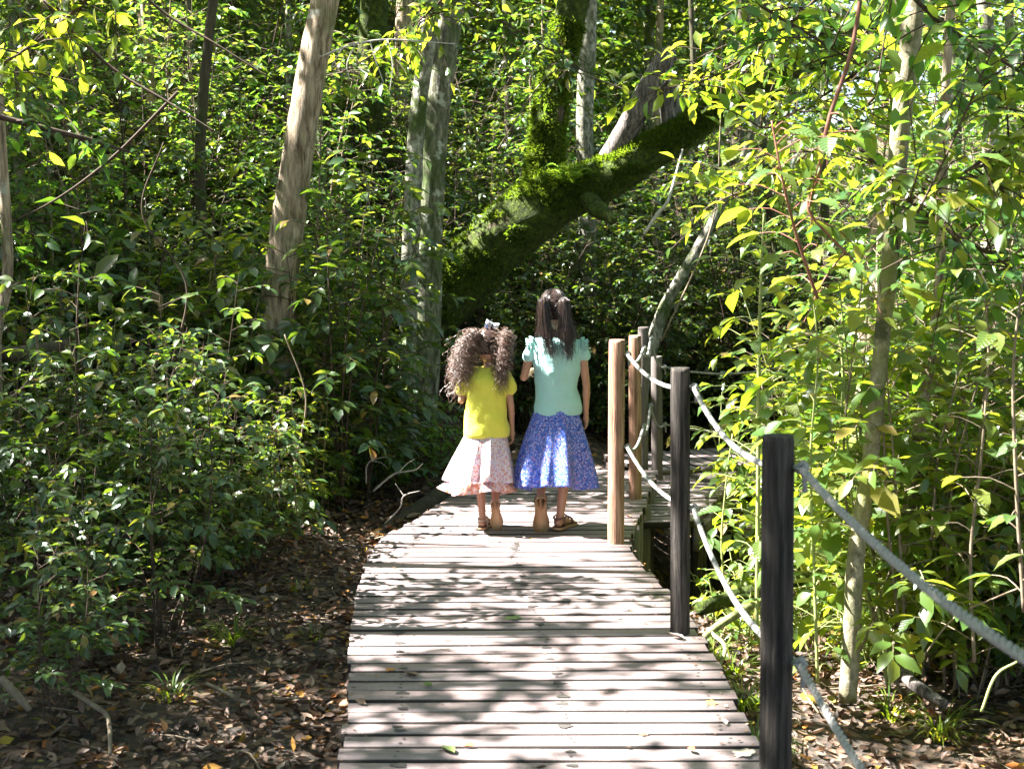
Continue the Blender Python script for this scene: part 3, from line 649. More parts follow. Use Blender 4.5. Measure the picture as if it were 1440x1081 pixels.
def wrinkle(amp, fz, seed):
    def f(co, no):
        out = co.copy()
        for i_ in range(len(co)):
            c = co[i_]; v = mnoise.noise(Vector((c[0] * 9 + seed, c[1] * 9, c[2] * fz + c[0] * 6))) + .5 * mnoise.noise(Vector((c[0] * 25, c[1] * 25 + seed, c[2] * fz * 2)))
            out[i_] = c + no[i_] * v * amp
        return out
    return f
def skirt(parent, name, m, top, hem, wr, hr, cz, off, seed, nf=9, amp=.2, ruffle=0, thick=.0):
    """lofted flared skirt: top/hem heights, waist and hem radii (x,y), centre shift of the hem"""
    rg = random.Random(seed); A, B = 200, 34; ph = [rg.uniform(0, 6.28) for _ in range(6)]; V = np.zeros((B, A, 3))
    th = np.linspace(0, 2 * math.pi, A, endpoint=False)
    fold = sum(np.sin(th * (nf + q_) + ph[q_ % 4]) * w_ for q_, w_ in ((0, .5), (-4, .4), (3, .28), (7, .2)))
    for r_ in range(B):
        t = r_ / (B - 1); e = math.sin(t * 1.42) / math.sin(1.42); rx = wr[0] + (hr[0] - wr[0]) * e; ry = wr[1] + (hr[1] - wr[1]) * e
        fo = 1 + amp * (t ** 1.2) * fold + .012 * np.sin(th * 46 + ph[4]) * (1 - t) 
        if ruffle and t > .78: fo = fo + .05 * np.sin(th * 31 + ph[5]) * min(1, (t - .78) / .06) + .03
        z = top + (hem - top) * t + .016 * t * np.sin(th * 2 + ph[2]) + .014 * t * fold
        V[r_, :, 0] = off[0] * t + rx * fo * np.cos(th); V[r_, :, 1] = cz + off[1] * t + ry * fo * np.sin(th); V[r_, :, 2] = z
    i_ = np.arange(B - 1)[:, None] * A; j_ = np.arange(A)[None]; j2 = (j_ + 1) % A
    Qs = np.stack([i_ + j_, i_ + A + j_, i_ + A + j2, i_ + j2], -1).reshape(-1, 4)
    me = make_mesh(name, V.reshape(-1, 3), None, Qs, None, m, True); o = link(name, me, parent)
    sm = o.modifiers.new('thickness', 'SOLIDIFY'); sm.thickness = .002; return o, V
def strand_mesh(strands, r, rng, sides=3):
    mb = MB()
    for s_ in strands: mb.tube(s_, np.linspace(r, r * .45, len(s_)), sides, cap=False, rnd=float(rng.random()))
    return mb
def scalp_strands(hd, hr, ties, n, rng, back=-.2):
    out = []
    for _ in range(n):
        while True:
            v = norm(rng.normal(0, 1, 3))
            if v[1] < .45 + .5 * max(0, v[2]) - .1 and v[2] > -.55 - .2 * v[1] * (v[1] < 0) and not (v[1] > .15 and v[2] < .35): break
        tie = ties[0] if v[0] * 1.0 + rng.normal(0, .03) < 0 else ties[1]
        if len(ties) > 2: pass
        tv = norm((tie - hd) / hr); pts = []
        L_ = 1.03 + rng.random() * .07
        for t in np.linspace(0, 1, 9):
            u = norm(v * (1 - t) + tv * t); rr = L_ + .05 * math.sin(math.pi * t)
            pts.append(hd + hr * u * (rr if t < .95 else 1.05))
        out.append(np.array(pts))
    return out

def child_older():
    root = tag(empty('person', (.228, 6.66, .004)), 'taller girl walking away in aqua shirt and blue floral skirt', 'person')
    P = dict(k=.92, hipw=.068, shw=.125, pelvis=(0, 0, .62), chest=(0, 0, .87), neck=(-.005, 0, .985), head=(-.018, .008, 1.125), headr=(.071, .085, .098),
             shL=(-.122, 0, .945), shR=(.122, 0, .945), elL=(-.168, -.005, .785), elR=(.150, -.012, .745), wrL=(-.135, .13, .80), wrR=(.150, .012, .585),
             hipL=(-.058, 0, .6), hipR=(.058, 0, .6), knL=(-.068, .085, .355), knR=(.050, .02, .335), anL=(-.082, -.078, .185), anR=(.018, .0, .062), hs=.92,
             handL=((.5, .8, .15), (.6, -.2, -.7), 1, .7), handR=((-.02, .10, -1), (-.9, -.2, 0), 1, .75),
             footL=((-.083, -.115, .178), (-.078, -.052, .004), (0, .95, .3)), footR=((.002, -.03, .016), (.085, .140, .014), (0, 0, 1)))
    body_mesh(root, P)
    mb = MB()
    prim_loft(mb, [(.592, .118, .096, .006, 0), (.62, .121, .097, .006, 0), (.68, .114, .09, .003, 0), (.75, .110, .086, 0, 0), (.84, .119, .088, 0, 0), (.91, .128, .086, 0, 0), (.95, .118, .070, -.002, 0), (.985, .052, .046, -.004, 0)])
    prim_capsule(mb, (-.04, 0, .955), (-.112, 0, .945), .036, .036); prim_capsule(mb, (.04, 0, .955), (.112, 0, .945), .036, .036)
    prim_capsule(mb, (-.112, 0, .945), (-.143, -.002, .895), .037, .036); prim_capsule(mb, (.112, 0, .945), (.134, -.004, .895), .037, .036)
    sh = fuse(mb, 'shirt', M['aqua'], .005, 5, root, wrinkle(.009, 12, 3.1))
    for s in (-1, 1):     # ruffled cap sleeves
        rb = MB(); n = 40
        for layer in range(2):
            V = []; 
            for q in range(n):
                a = -1.9 + 3.8 * q / (n - 1); up = math.cos(a * .8); w_ = .012 * math.sin(q * 1.9)
                cx = s * (.118 + .018 * layer); c = np.array([cx, .046 * math.sin(a), .945 + .040 * math.cos(a) - .012 * layer])
                o_ = np.array([s * (.016 + w_ * .7), .006 * math.sin(a) , .002 + w_ * .5]) 
                V += [c, c + o_ * .6 + [0, .004 * math.sin(q * 2.3), .002], c + o_]
            rb.add(V, None, [[q * 3 + e, q * 3 + e + 1, q * 3 + 4 + e, q * 3 + 3 + e] for q in range(n - 1) for e in (0, 1)])
        ro = rb.build('sleeve_ruffle', M['aqua'], sh, True); sm = ro.modifiers.new('t', 'SOLIDIFY'); sm.thickness = .0025
    skirt(root, 'skirt', M['skirt_blue'], .655, .235, (.100, .077), (.196, .165), 0, (-.018, -.02), 5, 6, .34)
    rng = np.random.default_rng(3); hd = np.array(P['head']); hr = np.array(P['headr'])
    ties = [hd + np.array([-.042, -.066, .052]), hd + np.array([.040, -.068, .050])]
    cap = MB(); prim_ball(cap, hd + [0, -.006, .006], hr * 1.025, 24)
    V = cap.V[0]; 
    hb = strand_mesh(scalp_strands(hd, hr, ties, 1500, rng), .0016, rng)
    tails = []
    for k, tie in enumerate(ties):
        tip = np.array([[-.035, -.105, .895], [.058, -.112, .885]][k])
        for _ in range(520):
            e = rng.normal(0, 1, 2); fan = np.array([e[0] * .017, e[1] * .011, 0]); ln = rng.uniform(.4, 1.05)
            p0 = tie + np.array([e[0] * .006, e[1] * .005 - .004, rng.normal(0, .005)])
            p1 = tie + np.array([(-1, 1)[k] * .010 + e[0] * .009, -.028 + e[1] * .008, .004 + rng.normal(0, .004)])
            p2 = tie * .72 + tip * .28 + np.array([(-1, .4)[k] * .014, -.022, -.01]) + fan * .8
            p3 = tie * .35 + tip * .65 + fan * 1.15 + np.array([(-1, .2)[k] * .010, -.004, 0]); p4 = tie * (1 - ln) + tip * ln + fan * (1.3 - .4 * ln) + rng.normal(0, .004, 3)
            if rng.random() < .16: p3 = p3 + rng.normal(0, .02, 3) * [1, .5, .5]; p4 = p4 + rng.normal(0, .02, 3)
            c = spline([p0, p1, p2, p3, p4], 16); t = np.linspace(0, 1, 16); w_ = rng.uniform(.001, .006) * t; c[:, 0] += w_ * np.sin(t * rng.uniform(6, 14) + rng.uniform(0, 6)); c[:, 1] += w_ * np.cos(t * rng.uniform(6, 14)); tails.append(c)
    mb = strand_mesh(tails, .0011, rng); hb.V += mb.V; hb.R += mb.R; off = hb.n; hb.Q += [q + off for q in mb.Q]; hb.T += [q + off for q in mb.T]; hb.n += mb.n
    h = hb.build('hair', M['hair_brown'], root, True)
    sc = cap.build('scalp', M['scalp'], h, True)
    me = sc.data; bad = []
    import bmesh
    bm = bmesh.new(); bm.from_mesh(me)
    for v in list(bm.verts):
        c = (np.array(v.co) - hd) / hr
        if c[1] > .42 + .5 * max(0, c[2]) - .05 or (c[1] > .12 and c[2] < .3) or c[2] < -.62: bm.verts.remove(v)
    bm.to_mesh(me); bm.free()
    for tie in ties:
        e = MB(); e.tube([tie + np.array([.012 * math.cos(t), -.012 + .003 * math.cos(t), .012 * math.sin(t)]) for t in np.linspace(0, 6.3, 16)], .004, 6); e.build('hair_tie', M['elastic'], h, True)
    sandal(root, *P['footL'], M['sole'], M['strap']); sandal(root, *P['footR'], M['sole'], M['strap'])
    return root
def child_younger():
    root = tag(empty('person', (-.130, 6.66, .004)), 'smaller girl walking away in yellow shirt and white ruffled skirt, curly pigtails', 'person')
    P = dict(k=.80, hipw=.058, shw=.102, pelvis=(0, 0, .50), chest=(0, 0, .735), neck=(.005, 0, .83), head=(.015, .012, .945), headr=(.067, .080, .088),
             shL=(-.100, 0, .80), shR=(.100, 0, .80), elL=(-.128, -.005, .665), elR=(.125, -.008, .635), wrL=(-.100, .105, .70), wrR=(.132, .018, .505),
             hipL=(-.048, 0, .49), hipR=(.048, 0, .49), knL=(-.035, .022, .275), knR=(.045, .065, .285), anL=(-.022, .0, .058), anR=(.046, -.085, .165), hs=.82,
             handL=((.4, .8, .3), (.6, -.2, -.7), 1, .7), handR=((.0, .12, -1), (-.9, -.2, 0), 1, .6),
             footL=((-.024, -.025, .015), (.004, .125, .013), (0, 0, 1)), footR=((.044, -.118, .160), (.056, -.070, .028), (0, .95, .35)))
    body_mesh(root, P)
    mb = MB()
    prim_loft(mb, [(.482, .112, .092, 0, 0), (.50, .116, .096, 0, 0), (.56, .112, .093, 0, 0), (.63, .104, .084, 0, 0), (.70, .106, .082, 0, 0), (.77, .108, .080, 0, 0), (.805, .094, .062, 0, 0), (.835, .046, .042, .004, 0)])
    prim_capsule(mb, (-.03, 0, .808), (-.088, 0, .800), .032, .033); prim_capsule(mb, (.03, 0, .808), (.088, 0, .800), .032, .033)
    prim_capsule(mb, (-.09, 0, .80), (-.120, -.002, .728), .035, .039); prim_capsule(mb, (.09, 0, .80), (.118, -.003, .722), .035, .039)
    fuse(mb, 'shirt', M['yellow'], .005, 5, root, wrinkle(.0095, 11, 9.4))
    skirt(root, 'skirt', M['skirt_white'], .525, .250, (.096, .075), (.148, .132), 0, (-.03, -.02), 12, 6, .34)
    skirt(root, 'skirt_ruffle', M['skirt_peach'], .268, .205, (.148, .132), (.166, .146), -.018, (-.008, 0), 12, 6, .32, 0)[0].location = (-.028, 0, 0)
    rng = np.random.default_rng(5); hd = np.array(P['head']); hr = np.array(P['headr'])
    ties = [hd + np.array([-.058, -.040, .035]), hd + np.array([.058, -.045, .030])]
    hb = strand_mesh(scalp_strands(hd, hr, ties, 1300, rng), .0017, rng); tails = []
    for k, tie in enumerate(ties):
        s = (-1, 1)[k]; tip = (np.array([-.155, -.055, .72]), np.array([.078, -.085, .735]))[k]; wide = (.040, .019)[k]; nn = (620, 460)[k]
        for _ in range(nn):
            e = rng.normal(0, .62, 3); ln = rng.uniform(.35, 1.08)
            p0 = tie + e * .007; p1 = tie + np.array([s * .028, -.022, .016]) + e * .022
            p2 = tie * .6 + tip * .4 + np.array([(-.028, .012)[k], -.008, .022]) + e * wide * 1.05; p3 = tie * (1 - ln) + tip * ln + e * wide * .8
            c = spline([p0, p1, p2, p3], 44); t = np.linspace(0, 1, 44); fr = rng.uniform(4, 8); ph = rng.uniform(0, 6.3); am = rng.uniform(.008, .019) * np.minimum(1, t * 5)
            c = c + np.stack([am * np.cos(t * fr * 6.28 + ph), am * np.sin(t * fr * 6.28 + ph), .3 * am * np.sin(t * fr * 6.28)], -1)
            wn_ = np.cumsum(rng.normal(0, .0032, (44, 3)), axis=0); c = c + wn_ * t[:, None]
            if rng.random() < .12: c = c + norm(rng.normal(0, 1, 3)) * (t[:, None] ** 1.5) * rng.uniform(.02, .06)
            tails.append(c)
    mb = strand_mesh(tails, .00095, rng); off = hb.n; hb.V += mb.V; hb.R += mb.R; hb.Q += [q + off for q in mb.Q]; hb.T += [q + off for q in mb.T]; hb.n += mb.n
    h = hb.build('hair', M['hair_curly'], root, True)
    cap = MB(); prim_ball(cap, hd + [0, -.006, .006], hr * 1.025, 24); sc = cap.build('scalp', M['scalp'], h, True)
    import bmesh
    bm = bmesh.new(); bm.from_mesh(sc.data)
    for v in list(bm.verts):
        c = (np.array(v.co) - hd) / hr
        if c[1] > .42 + .5 * max(0, c[2]) - .05 or (c[1] > .12 and c[2] < .3) or c[2] < -.62: bm.verts.remove(v)
    bm.to_mesh(sc.data); bm.free()
    bw = empty('hair_bow'); bw.parent = h; bw.location = tuple(hd + [.010, -.030, .094]); bw.rotation_euler = (.3, .35, .2)
    for s in (-1, 1):
        for nm, off_, mm in (('bow_loop', 0, 'bow_white'), ('bow_tail', 1, 'bow_navy')):
            b_ = MB(); th = np.linspace(0, 2 * math.pi, 20); V = []
            for t in th:
                r_ = .024 * (1 - math.cos(t)) * .5 + .002; yy = .011 * math.sin(t)
                V += [(s * r_ * 1.3, yy + (.012 if off_ else 0), .002 - .012 * off_ + r_ * .35), (s * r_ * 1.3, yy + .004 - (.012 if off_ else 0), .022 * (1 if not off_ else -.6) + r_ * .35)]
            b_.add(V, None, [[q * 2, q * 2 + 1, q * 2 + 3, q * 2 + 2] for q in range(19)])
            oo = b_.build(nm, M[mm], bw, True); sm = oo.modifiers.new('t', 'SOLIDIFY'); sm.thickness = .002
    e = MB(); prim_ball(e, (0, .002, .008), (.008, .009, .010), 12); e.build('bow_knot', M['bow_navy'], bw, True)
    for tie in ties:
        e = MB(); e.tube([tie + np.array([.010 * math.cos(t), .003 * math.cos(t), .011 * math.sin(t)]) for t in np.linspace(0, 6.3, 16)], .0042, 6); e.build('hair_tie', M['pink'], h, True)
    sandal(root, *P['footL'], M['sole'], M['strap_gold'], .0038); sandal(root, *P['footR'], M['sole'], M['strap_gold'], .0038)
    return root
child_older(); child_younger()

# ------------------------------------------------------------------ trees named by what the photograph shows
def limb_pts(path, n):
    """path of (u, v, depth, radius)"""
    P = [np.append(at(u, v, Y_), r) for u, v, Y_, r in path]; S = spline(np.array(P), n); return S[:, :3], np.maximum(S[:, 3], .002)
def twigs_into(mb, P0, r0, rng, n=5, ln=1.0, up=.5):
    for _ in range(n):
        p = P0[int(rng.integers(len(P0) // 2, len(P0)))]; d = norm(np.array([rng.normal(), rng.normal(), up + rng.random()])); q = p + d * ln * rng.uniform(.5, 1)
        m_ = (p + q) / 2 + rng.normal(0, .06, 3); mb.tube(spline([p, m_, q], 7), np.linspace(r0, r0 * .3, 7), 6)
def crown_mesh(name, c, r, n, ls, m, rng, filt=True, flat=.55, zmin=None):
    c = np.array(c, float); nc = max(20, n // 45)
    cl = norm(rng.normal(0, 1, (nc, 3))) * (rng.random((nc, 1)) ** .45) * np.array([r, r, r * flat]) + c
    P = cl[rng.integers(0, nc, n)] + rng.normal(0, 1, (n, 3)) * np.array([.34, .34, .18]) * (r / 2.4)
    if zmin is not None: P = P[P[:, 2] > zmin]
    P = P[P[:, 2] > CAM_Z + .195 * np.clip(P[:, 1], 0, 16) + .5] if filt else P
    if filt: P = P[sun_keep(P)]
    n = len(P)
    if n == 0: return None
    D = norm(rng.normal(0, 1, (n, 3)) * [1, 1, .45]); Nn = norm(np.array([0, 0, 1.0]) + rng.normal(0, .45, (n, 3)))
    V, T = leaves(P, D, Nn, ls * rng.uniform(.7, 1.25, n), rng.uniform(.42, .58, n), KITE_V, KITE_T)
    return make_mesh(name, V, T, None, np.repeat(rng.random(n), 4), m)
TREES = []
def photo_tree(label, paths, m, crown=None, sides=20, wob=.05, cat='tree', name='tree', extra=None, rings=42):
    """paths: list of pixel/depth limbs, first is the trunk; built in world space under an empty at the trunk's foot"""
    P, R = limb_pts(paths[0], rings); root = tag(empty(name, tuple(P[0])), label, cat); base = P[0]
    mb = MB(); mb.tube(P - base, R, sides, wob=wob, seed=random.random() * 9); mb.build('trunk', m, root, True)
    for q in paths[1:]:
        P2, R2 = limb_pts(q, max(14, rings // 2)); b2 = MB(); b2.tube(P2 - base, R2, max(8, sides - 6), wob=wob, seed=random.random() * 9); b2.build('limb', m, root, True)
    if crown:
        c, r, n, ls, lm = crown; top = P[-1]
        b2 = MB(); rng = np.random.default_rng(int(abs(c[0] * 31 + c[1] * 17)))
        for _ in range(7):
            q = np.array(c) + norm(rng.normal(0, 1, 3)) * r * [.7, .7, .4]
            if in_clear(np.array([(q + top) / 2, q]), .3).any(): continue
            b2.tube(spline([top, (top + q) / 2 + [0, 0, .3], q], 9) - base, np.linspace(R[-1] * .7, .012, 9), 6)
        b2.build('branch', m, root, True)
        me = crown_mesh('crown', c, r, n, ls, M[lm], rng)
        if me: link('crown', me, root, loc=tuple(-base))
    return root, base
r1 = photo_tree('leaning brown trunk with smooth flaky bark, standing alone left of the path', [[(384, 640, 8.0, .112), (388, 470, 8.0, .108), (396, 380, 8.0, .102), (420, 210, 8.0, .092), (444, 70, 8.0, .088), (462, -30, 8.0, .084), (490, -220, 8.0, .075), (520, -500, 8.1, .06)]], M['bark_brown'], ((-.4, 8.6, 6.4), 2.2, 5200, .12, 'leaf_mid'))
photo_tree('pale flaking stem, slimmer half of the twin trunk behind the yellow-shirted girl', [[(572, 660, 9.6, .075), (574, 470, 9.6, .066), (578, 330, 9.6, .062), (586, 180, 9.6, .058), (604, 40, 9.6, .055), (625, -160, 9.6, .05)]], M['bark_lichen'], None, 14, .09)
photo_tree('thick grey-green mossy trunk, broader half of the twin trunk', [[(588, 700, 9.9, .135), (598, 480, 9.9, .112), (603, 330, 9.9, .105), (614, 160, 9.9, .100), (632, 20, 9.9, .102), (655, -180, 9.9, .09), (670, -420, 9.9, .07)]], M['bark_grey'], ((-.6, 10.4, 6.8), 2.3, 4800, .12, 'leaf_mid'), 20, .06)
photo_tree('dark moss-covered trunk standing behind the leaning brown tree', [[(500, 640, 12, .17), (505, 420, 12, .15), (515, 250, 12, .14), (522, 80, 12, .135), (528, -40, 12, .13), (540, -300, 12, .1)]], M['bark_moss'], None, 16, .08)
# the great leaning mossy tree
big_root, big_base = photo_tree('huge moss-covered tree leaning right over the path, forking above the girls',
    [[(480, 560, 10.6, .38), (560, 470, 10.5, .31), (640, 400, 10.4, .25), (710, 330, 10.3, .228), (770, 285, 10.2, .225), (840, 258, 10.1, .17), (900, 225, 10.0, .135), (960, 190, 9.9, .12), (1030, 140, 9.8, .105), (1110, 95, 9.7, .09), (1200, 55, 9.6, .09), (1330, -40, 9.4, .07)],
     [(762, 300, 10.25, .15), (765, 240, 10.3, .14), (772, 170, 10.35, .125), (783, 100, 10.4, .12), (800, 30, 10.4, .12), (822, -60, 10.4, .11), (850, -250, 10.4, .09)],
     [(825, 275, 10.0, .07), (838, 292, 9.85, .07), (850, 300, 9.75, .055), (864, 312, 9.7, .03)]],
    M['bark_moss'], ((2.2, 10.6, 6.6), 2.4, 5000, .12, 'leaf_mid'), 30, .07, rings=70)
def dead_limb(path, m, label=None):
    P, R = limb_pts(path, 26); b = MB(); b.tube(P - big_base, R, 16, wob=.13, seed=random.random() * 9); o = b.build('broken_limb', m, big_root, True)
    if label: o['label'] = label
dead_limb([(836, 268, 10.2, .09), (864, 215, 10.08, .095), (893, 160, 9.95, .09), (922, 108, 9.85, .085), (939, 78, 9.8, .07), (946, 68, 9.8, .025)], M['dead_wood'], 'grey dead limb with a broken tip')
dead_limb([(955, 200, 9.95, .09), (945, 165, 9.97, .08), (938, 125, 9.98, .07), (935, 108, 9.98, .04)], M['dead_wood'], 'shorter dark dead stub')
# moss fur on the great tree
def moss_fur(path, n, rng):
    P, R = limb_pts(path, 120); tan = norm(np.gradient(P, axis=0)); k = rng.integers(0, 119, n); f = rng.random(n)[:, None]
    c = P[k] * (1 - f) + P[k + 1] * f; r = R[k]; rad = norm(rng.normal(0, 1, (n, 3))); rad = norm(rad - tan[k] * (rad * tan[k]).sum(1)[:, None])
    keep = (rad[:, 2] > -.75 + .5 * rng.random(n)) & (vnoise(c[:, 0] * 6 + rad[:, 1] * 2.5, c[:, 2] * 6 + rad[:, 2] * 2, 31) + .4 * vnoise(c[:, 0] * 19, c[:, 2] * 19 + rad[:, 1] * 5, 32) > .56); c, r, rad = c[keep], r[keep], rad[keep]; n = len(c)
    Pp = c + rad * (r * .96)[:, None]; D = norm(rad + rng.normal(0, .6, (n, 3)) + [0, 0, -.2])
    return leaves(Pp, D, norm(rng.normal(0, 1, (n, 3))), rng.uniform(.02, .055, n), .22, KITE_V, KITE_T), n
rg = np.random.default_rng(21); mb = MB()
for path, n in (([(560, 470, 10.5, .31), (640, 400, 10.4, .25), (710, 330, 10.3, .228), (770, 285, 10.2, .225), (840, 258, 10.1, .17), (900, 225, 10.0, .135), (960, 190, 9.9, .12), (1030, 140, 9.8, .105)], 60000),
                ([(762, 300, 10.25, .15), (765, 240, 10.3, .14), (772, 170, 10.35, .125), (783, 100, 10.4, .12), (800, 30, 10.4, .12)], 20000)):
    (V, T), k = moss_fur(path, n, rg); mb.add(V - big_base, T, None, np.repeat(rg.random(k), 4))
mm = leaf_mat('moss', [(0, (.03, .05, .008)), (.5, (.06, .095, .012)), (1, (.12, .15, .025))], [(0, (.14, .26, .01)), (1, (.28, .38, .02))], .4, .8, .2)
tag(mb.build('moss', mm, big_root), kind='stuff')
photo_tree('white-lichened straight trunk just right of the mossy fork', [[(826, 640, 12.2, .09), (826, 420, 12.2, .085), (826, 300, 12.2, .082), (822, 180, 12.2, .08), (826, 60, 12.2, .078), (830, -60, 12.2, .07), (835, -300, 12.2, .06)]], M['bark_lichen'], None, 14, .07)
photo_tree('slim leaning trunk, moss on its upper side, rising right from behind the rope posts', [[(900, 560, 10.8, .062), (920, 475, 10.8, .055), (938, 425, 10.8, .048), (975, 360, 10.8, .042), (1008, 300, 10.8, .038), (1036, 245, 10.8, .036), (1062, 170, 10.8, .034), (1085, 80, 10.8, .03), (1110, -60, 10.8, .028)]], M['bark_lichen'], None, 14, .1)
photo_tree('pale smooth sapling trunk with a bend, tallest of the stems right of the nearest post', [[(1192, 985, 5.0, .036), (1197, 900, 5.0, .036), (1204, 780, 5.0, .034), (1222, 660, 5.0, .031), (1236, 520, 5.0, .030), (1248, 400, 5.0, .031), (1258, 300, 5.0, .034), (1266, 180, 5.0, .036), (1280, 60, 5.0, .038), (1290, -40, 5.0, .038), (1310, -260, 5.0, .035), (1330, -560, 5.0, .03)]], M['bark_pale'], None, 18, .05, rings=60)
photo_tree('brownish curved sapling trunk, second stem right of the nearest post', [[(1262, 965, 5.5, .032), (1266, 860, 5.5, .031), (1272, 760, 5.5, .029), (1290, 640, 5.5, .026), (1300, 560, 5.5, .024), (1318, 430, 5.5, .022), (1325, 300, 5.5, .02), (1330, 120, 5.5, .018), (1345, -80, 5.5, .015)]], M['bark_brown'], None, 14, .07)
photo_tree('thin mossy stem, third and rightmost of the sapling trunks', [[(1316, 985, 5.7, .020), (1312, 880, 5.7, .018), (1306, 780, 5.7, .016), (1310, 680, 5.7, .015), (1318, 560, 5.7, .014), (1322, 430, 5.7, .012)]], M['twig_moss'], None, 10, .06)
photo_tree('slender brown-barked trunk behind the pale sapling', [[(1205, 720, 8.2, .085), (1215, 560, 8.2, .08), (1228, 420, 8.2, .075), (1240, 280, 8.2, .072), (1252, 160, 8.2, .065), (1262, 40, 8.2, .06), (1275, -120, 8.2, .05)]], M['bark_brown'], None, 14, .07)
photo_tree('crooked thin trunk at the left edge of the view', [[(0, 620, 6.5, .03), (-6, 480, 6.5, .028), (10, 400, 6.5, .027), (8, 300, 6.5, .026), (2, 200, 6.5, .024), (-6, 60, 6.5, .022), (-10, -60, 6.5, .02)]], M['bark_brown'], None, 12, .06)
photo_tree('mossy green trunk high behind the leaves left of the brown tree', [[(360, 640, 13, .16), (390, 330, 13, .15), (372, 160, 13, .15), (345, 40, 13, .15), (325, -60, 13, .14)]], M['bark_moss'], None, 14, .1)
bgst = [(175, 12, .05), (232, 11, .04), (265, 9.5, .04), (428, 12, .03), (470, 11, .03), (700, 14, .05), (905, 16, .05), (985, 13, .03), (1100, 12, .04), (1170, 11, .035), (1335, 9, .05), (1385, 10, .06), (1420, 8, .03), (35, 9, .03), (75, 14, .07), (545, 15, .06)]
for k, (u, d, r) in enumerate(bgst):
    rr = random.Random(k); l1 = rr.uniform(-45, 45)
    side = 'left of the leaning brown tree' if u < 380 else ('behind the mossy fork' if u < 900 else 'behind the thicket right of the boardwalk')
    root, b_ = photo_tree('%s background trunk %s' % ('very thin' if r < .045 else 'thin' if r < .06 else 'stouter', next(t for a, t in ((60, 'at the left edge of the view'), (140, 'below the bare branch, near the left edge'), (200, 'second of the thin ones from the left'), (250, 'midway between left edge and leaning brown trunk'), (320, 'just left of the leaning brown trunk'), (450, 'just right of the leaning brown trunk'), (520, 'before the dark mossy trunk'), (600, 'behind the twin trunk'), (800, 'left of the upright mossy stem'), (950, 'behind the grey dead limb'), (1050, 'behind the slim leaning trunk'), (1130, 'above the thin green stem'), (1200, 'left of the pale sapling trunk'), (1360, 'right of the brownish curved trunk'), (1400, 'near the right edge'), (9999, 'at the right edge of the view')) if u < a)), [[(u, 700, d, r * 1.2), (u + l1 * .3 + rr.uniform(-10, 10), 450, d, r * 1.05), (u + l1 * .7 + rr.uniform(-14, 14), 200, d, r), (u + l1, -60, d, r * .85), (u + l1 * 1.3, -260, d, r * .7)]],
               M[rr.choice(['bark_dark', 'bark_grey', 'bark_brown', 'bark_lichen'])], None, 10, .08, rings=24)
    root['group'] = 'thin trunks ' + side

# canopy trees: crowns overhead, the near ones unseen and thinned to shape the dapples; trunks stand outside the view or far back
print('canopy'); rng = np.random.default_rng(12); kc = 0
def in_view(x, y, m=.4): return y > 0 and abs(x) < y * .40 + m
far_crowns = [crown_mesh('crown', (0, 0, 0), 2.6, 4600, .17, M['leaf_dark'], np.random.default_rng(100 + k), filt=False, flat=.7) for k in range(3)]
for gx in np.arange(-15, 12.1, 2.9):
    for gy in np.arange(-3, 41, 2.9):
        cx = gx + rng.uniform(-.8, .8); cy_ = gy + rng.uniform(-.8, .8); cz = rng.uniform(5.7, 7.5)
        if gy > 15 and abs(cx) > 1 + .5 * cy_: continue
        if gx > 3.5 and gy > 8 and rng.random() < .75: continue
        bx, by = cx + rng.uniform(-.5, .5), cy_ + rng.uniform(-.5, .5)
        if in_view(bx, by) and by < 13:
            if gy > 10 and False: pass
            s = -1 if bx < 0 else 1; bx = s * (by * .40 + .9 + rng.random())
        bz = float(ground_z(bx, by)); trm = M[['bark_dark', 'bark_grey', 'bark_brown'][kc % 3]]
        root = empty('canopy_tree', (bx, by, bz))
        where = 'left of the path' if cx < -1 else 'right of the path'
        uu = 720 + F_PX * bx / max(by, .5); lw_ = next((t for a, t in ((0, None), (190, 'near the left edge'), (370, 'left of the leaning brown trunk'), (540, 'right of the leaning brown trunk'), (700, 'behind the mossy fork, left'), (860, 'behind the mossy fork, right'), (1060, 'behind the rope posts'), (1240, 'behind the pale sapling'), (1440, 'near the right edge')) if uu < a), None) if by > 13 else None
        tag(root, 'tall forest tree %s, %s' % (lw_, 'in the middle distance' if by < 17.5 else 'far back' if by < 22 else 'deep in the wood' if by < 27 else 'farthest of all') if lw_ else ('tall forest tree far back %s, its crown closing the canopy' if by > 13 else 'tall forest tree %s whose crown spreads overhead') % where, 'tree', 'canopy trees ' + where)
        mb = MB(); top = np.array([cx - bx, cy_ - by, cz - bz]); r0 = rng.uniform(.06, .13)
        pts = spline([(0, 0, -.2), (rng.normal(0, .08), 0, 2.0), (top[0] * .12, top[1] * .12, 4.6), tuple(top)], 14)
        mb.tube(pts, np.linspace(r0, r0 * .45, 14), 10, wob=.05); 
        for _ in range(6):
            q = top + norm(rng.normal(0, 1, 3)) * np.array([1.6, 1.6, .8])
            if in_clear(np.array([(q + top) / 2, q, top]) + np.array([bx, by, bz]), .3).any(): continue
            mb.tube(spline([pts[-3], (pts[-3] + q) / 2 + [0, 0, .2], q], 6), np.linspace(r0 * .35, .01, 6), 5)
        mb.build('trunk', trm, root, True)
        if cy_ > 15.5: link('crown', far_crowns[kc % 3], root, loc=tuple(top - np.array([0, 0, rng.uniform(0, 2.2)])), rot=(0, 0, rng.uniform(0, 6)), sc=rng.uniform(.8, 1.15))
        else:
            me = crown_mesh('crown', (cx, cy_, cz), 2.35, 9000, .135, M['leaf_mid' if kc % 2 else 'leaf_dark'], rng, True)
            if me: link('crown', me, root, loc=(-bx, -by, -bz))
        kc += 1
print('canopy trees', kc)

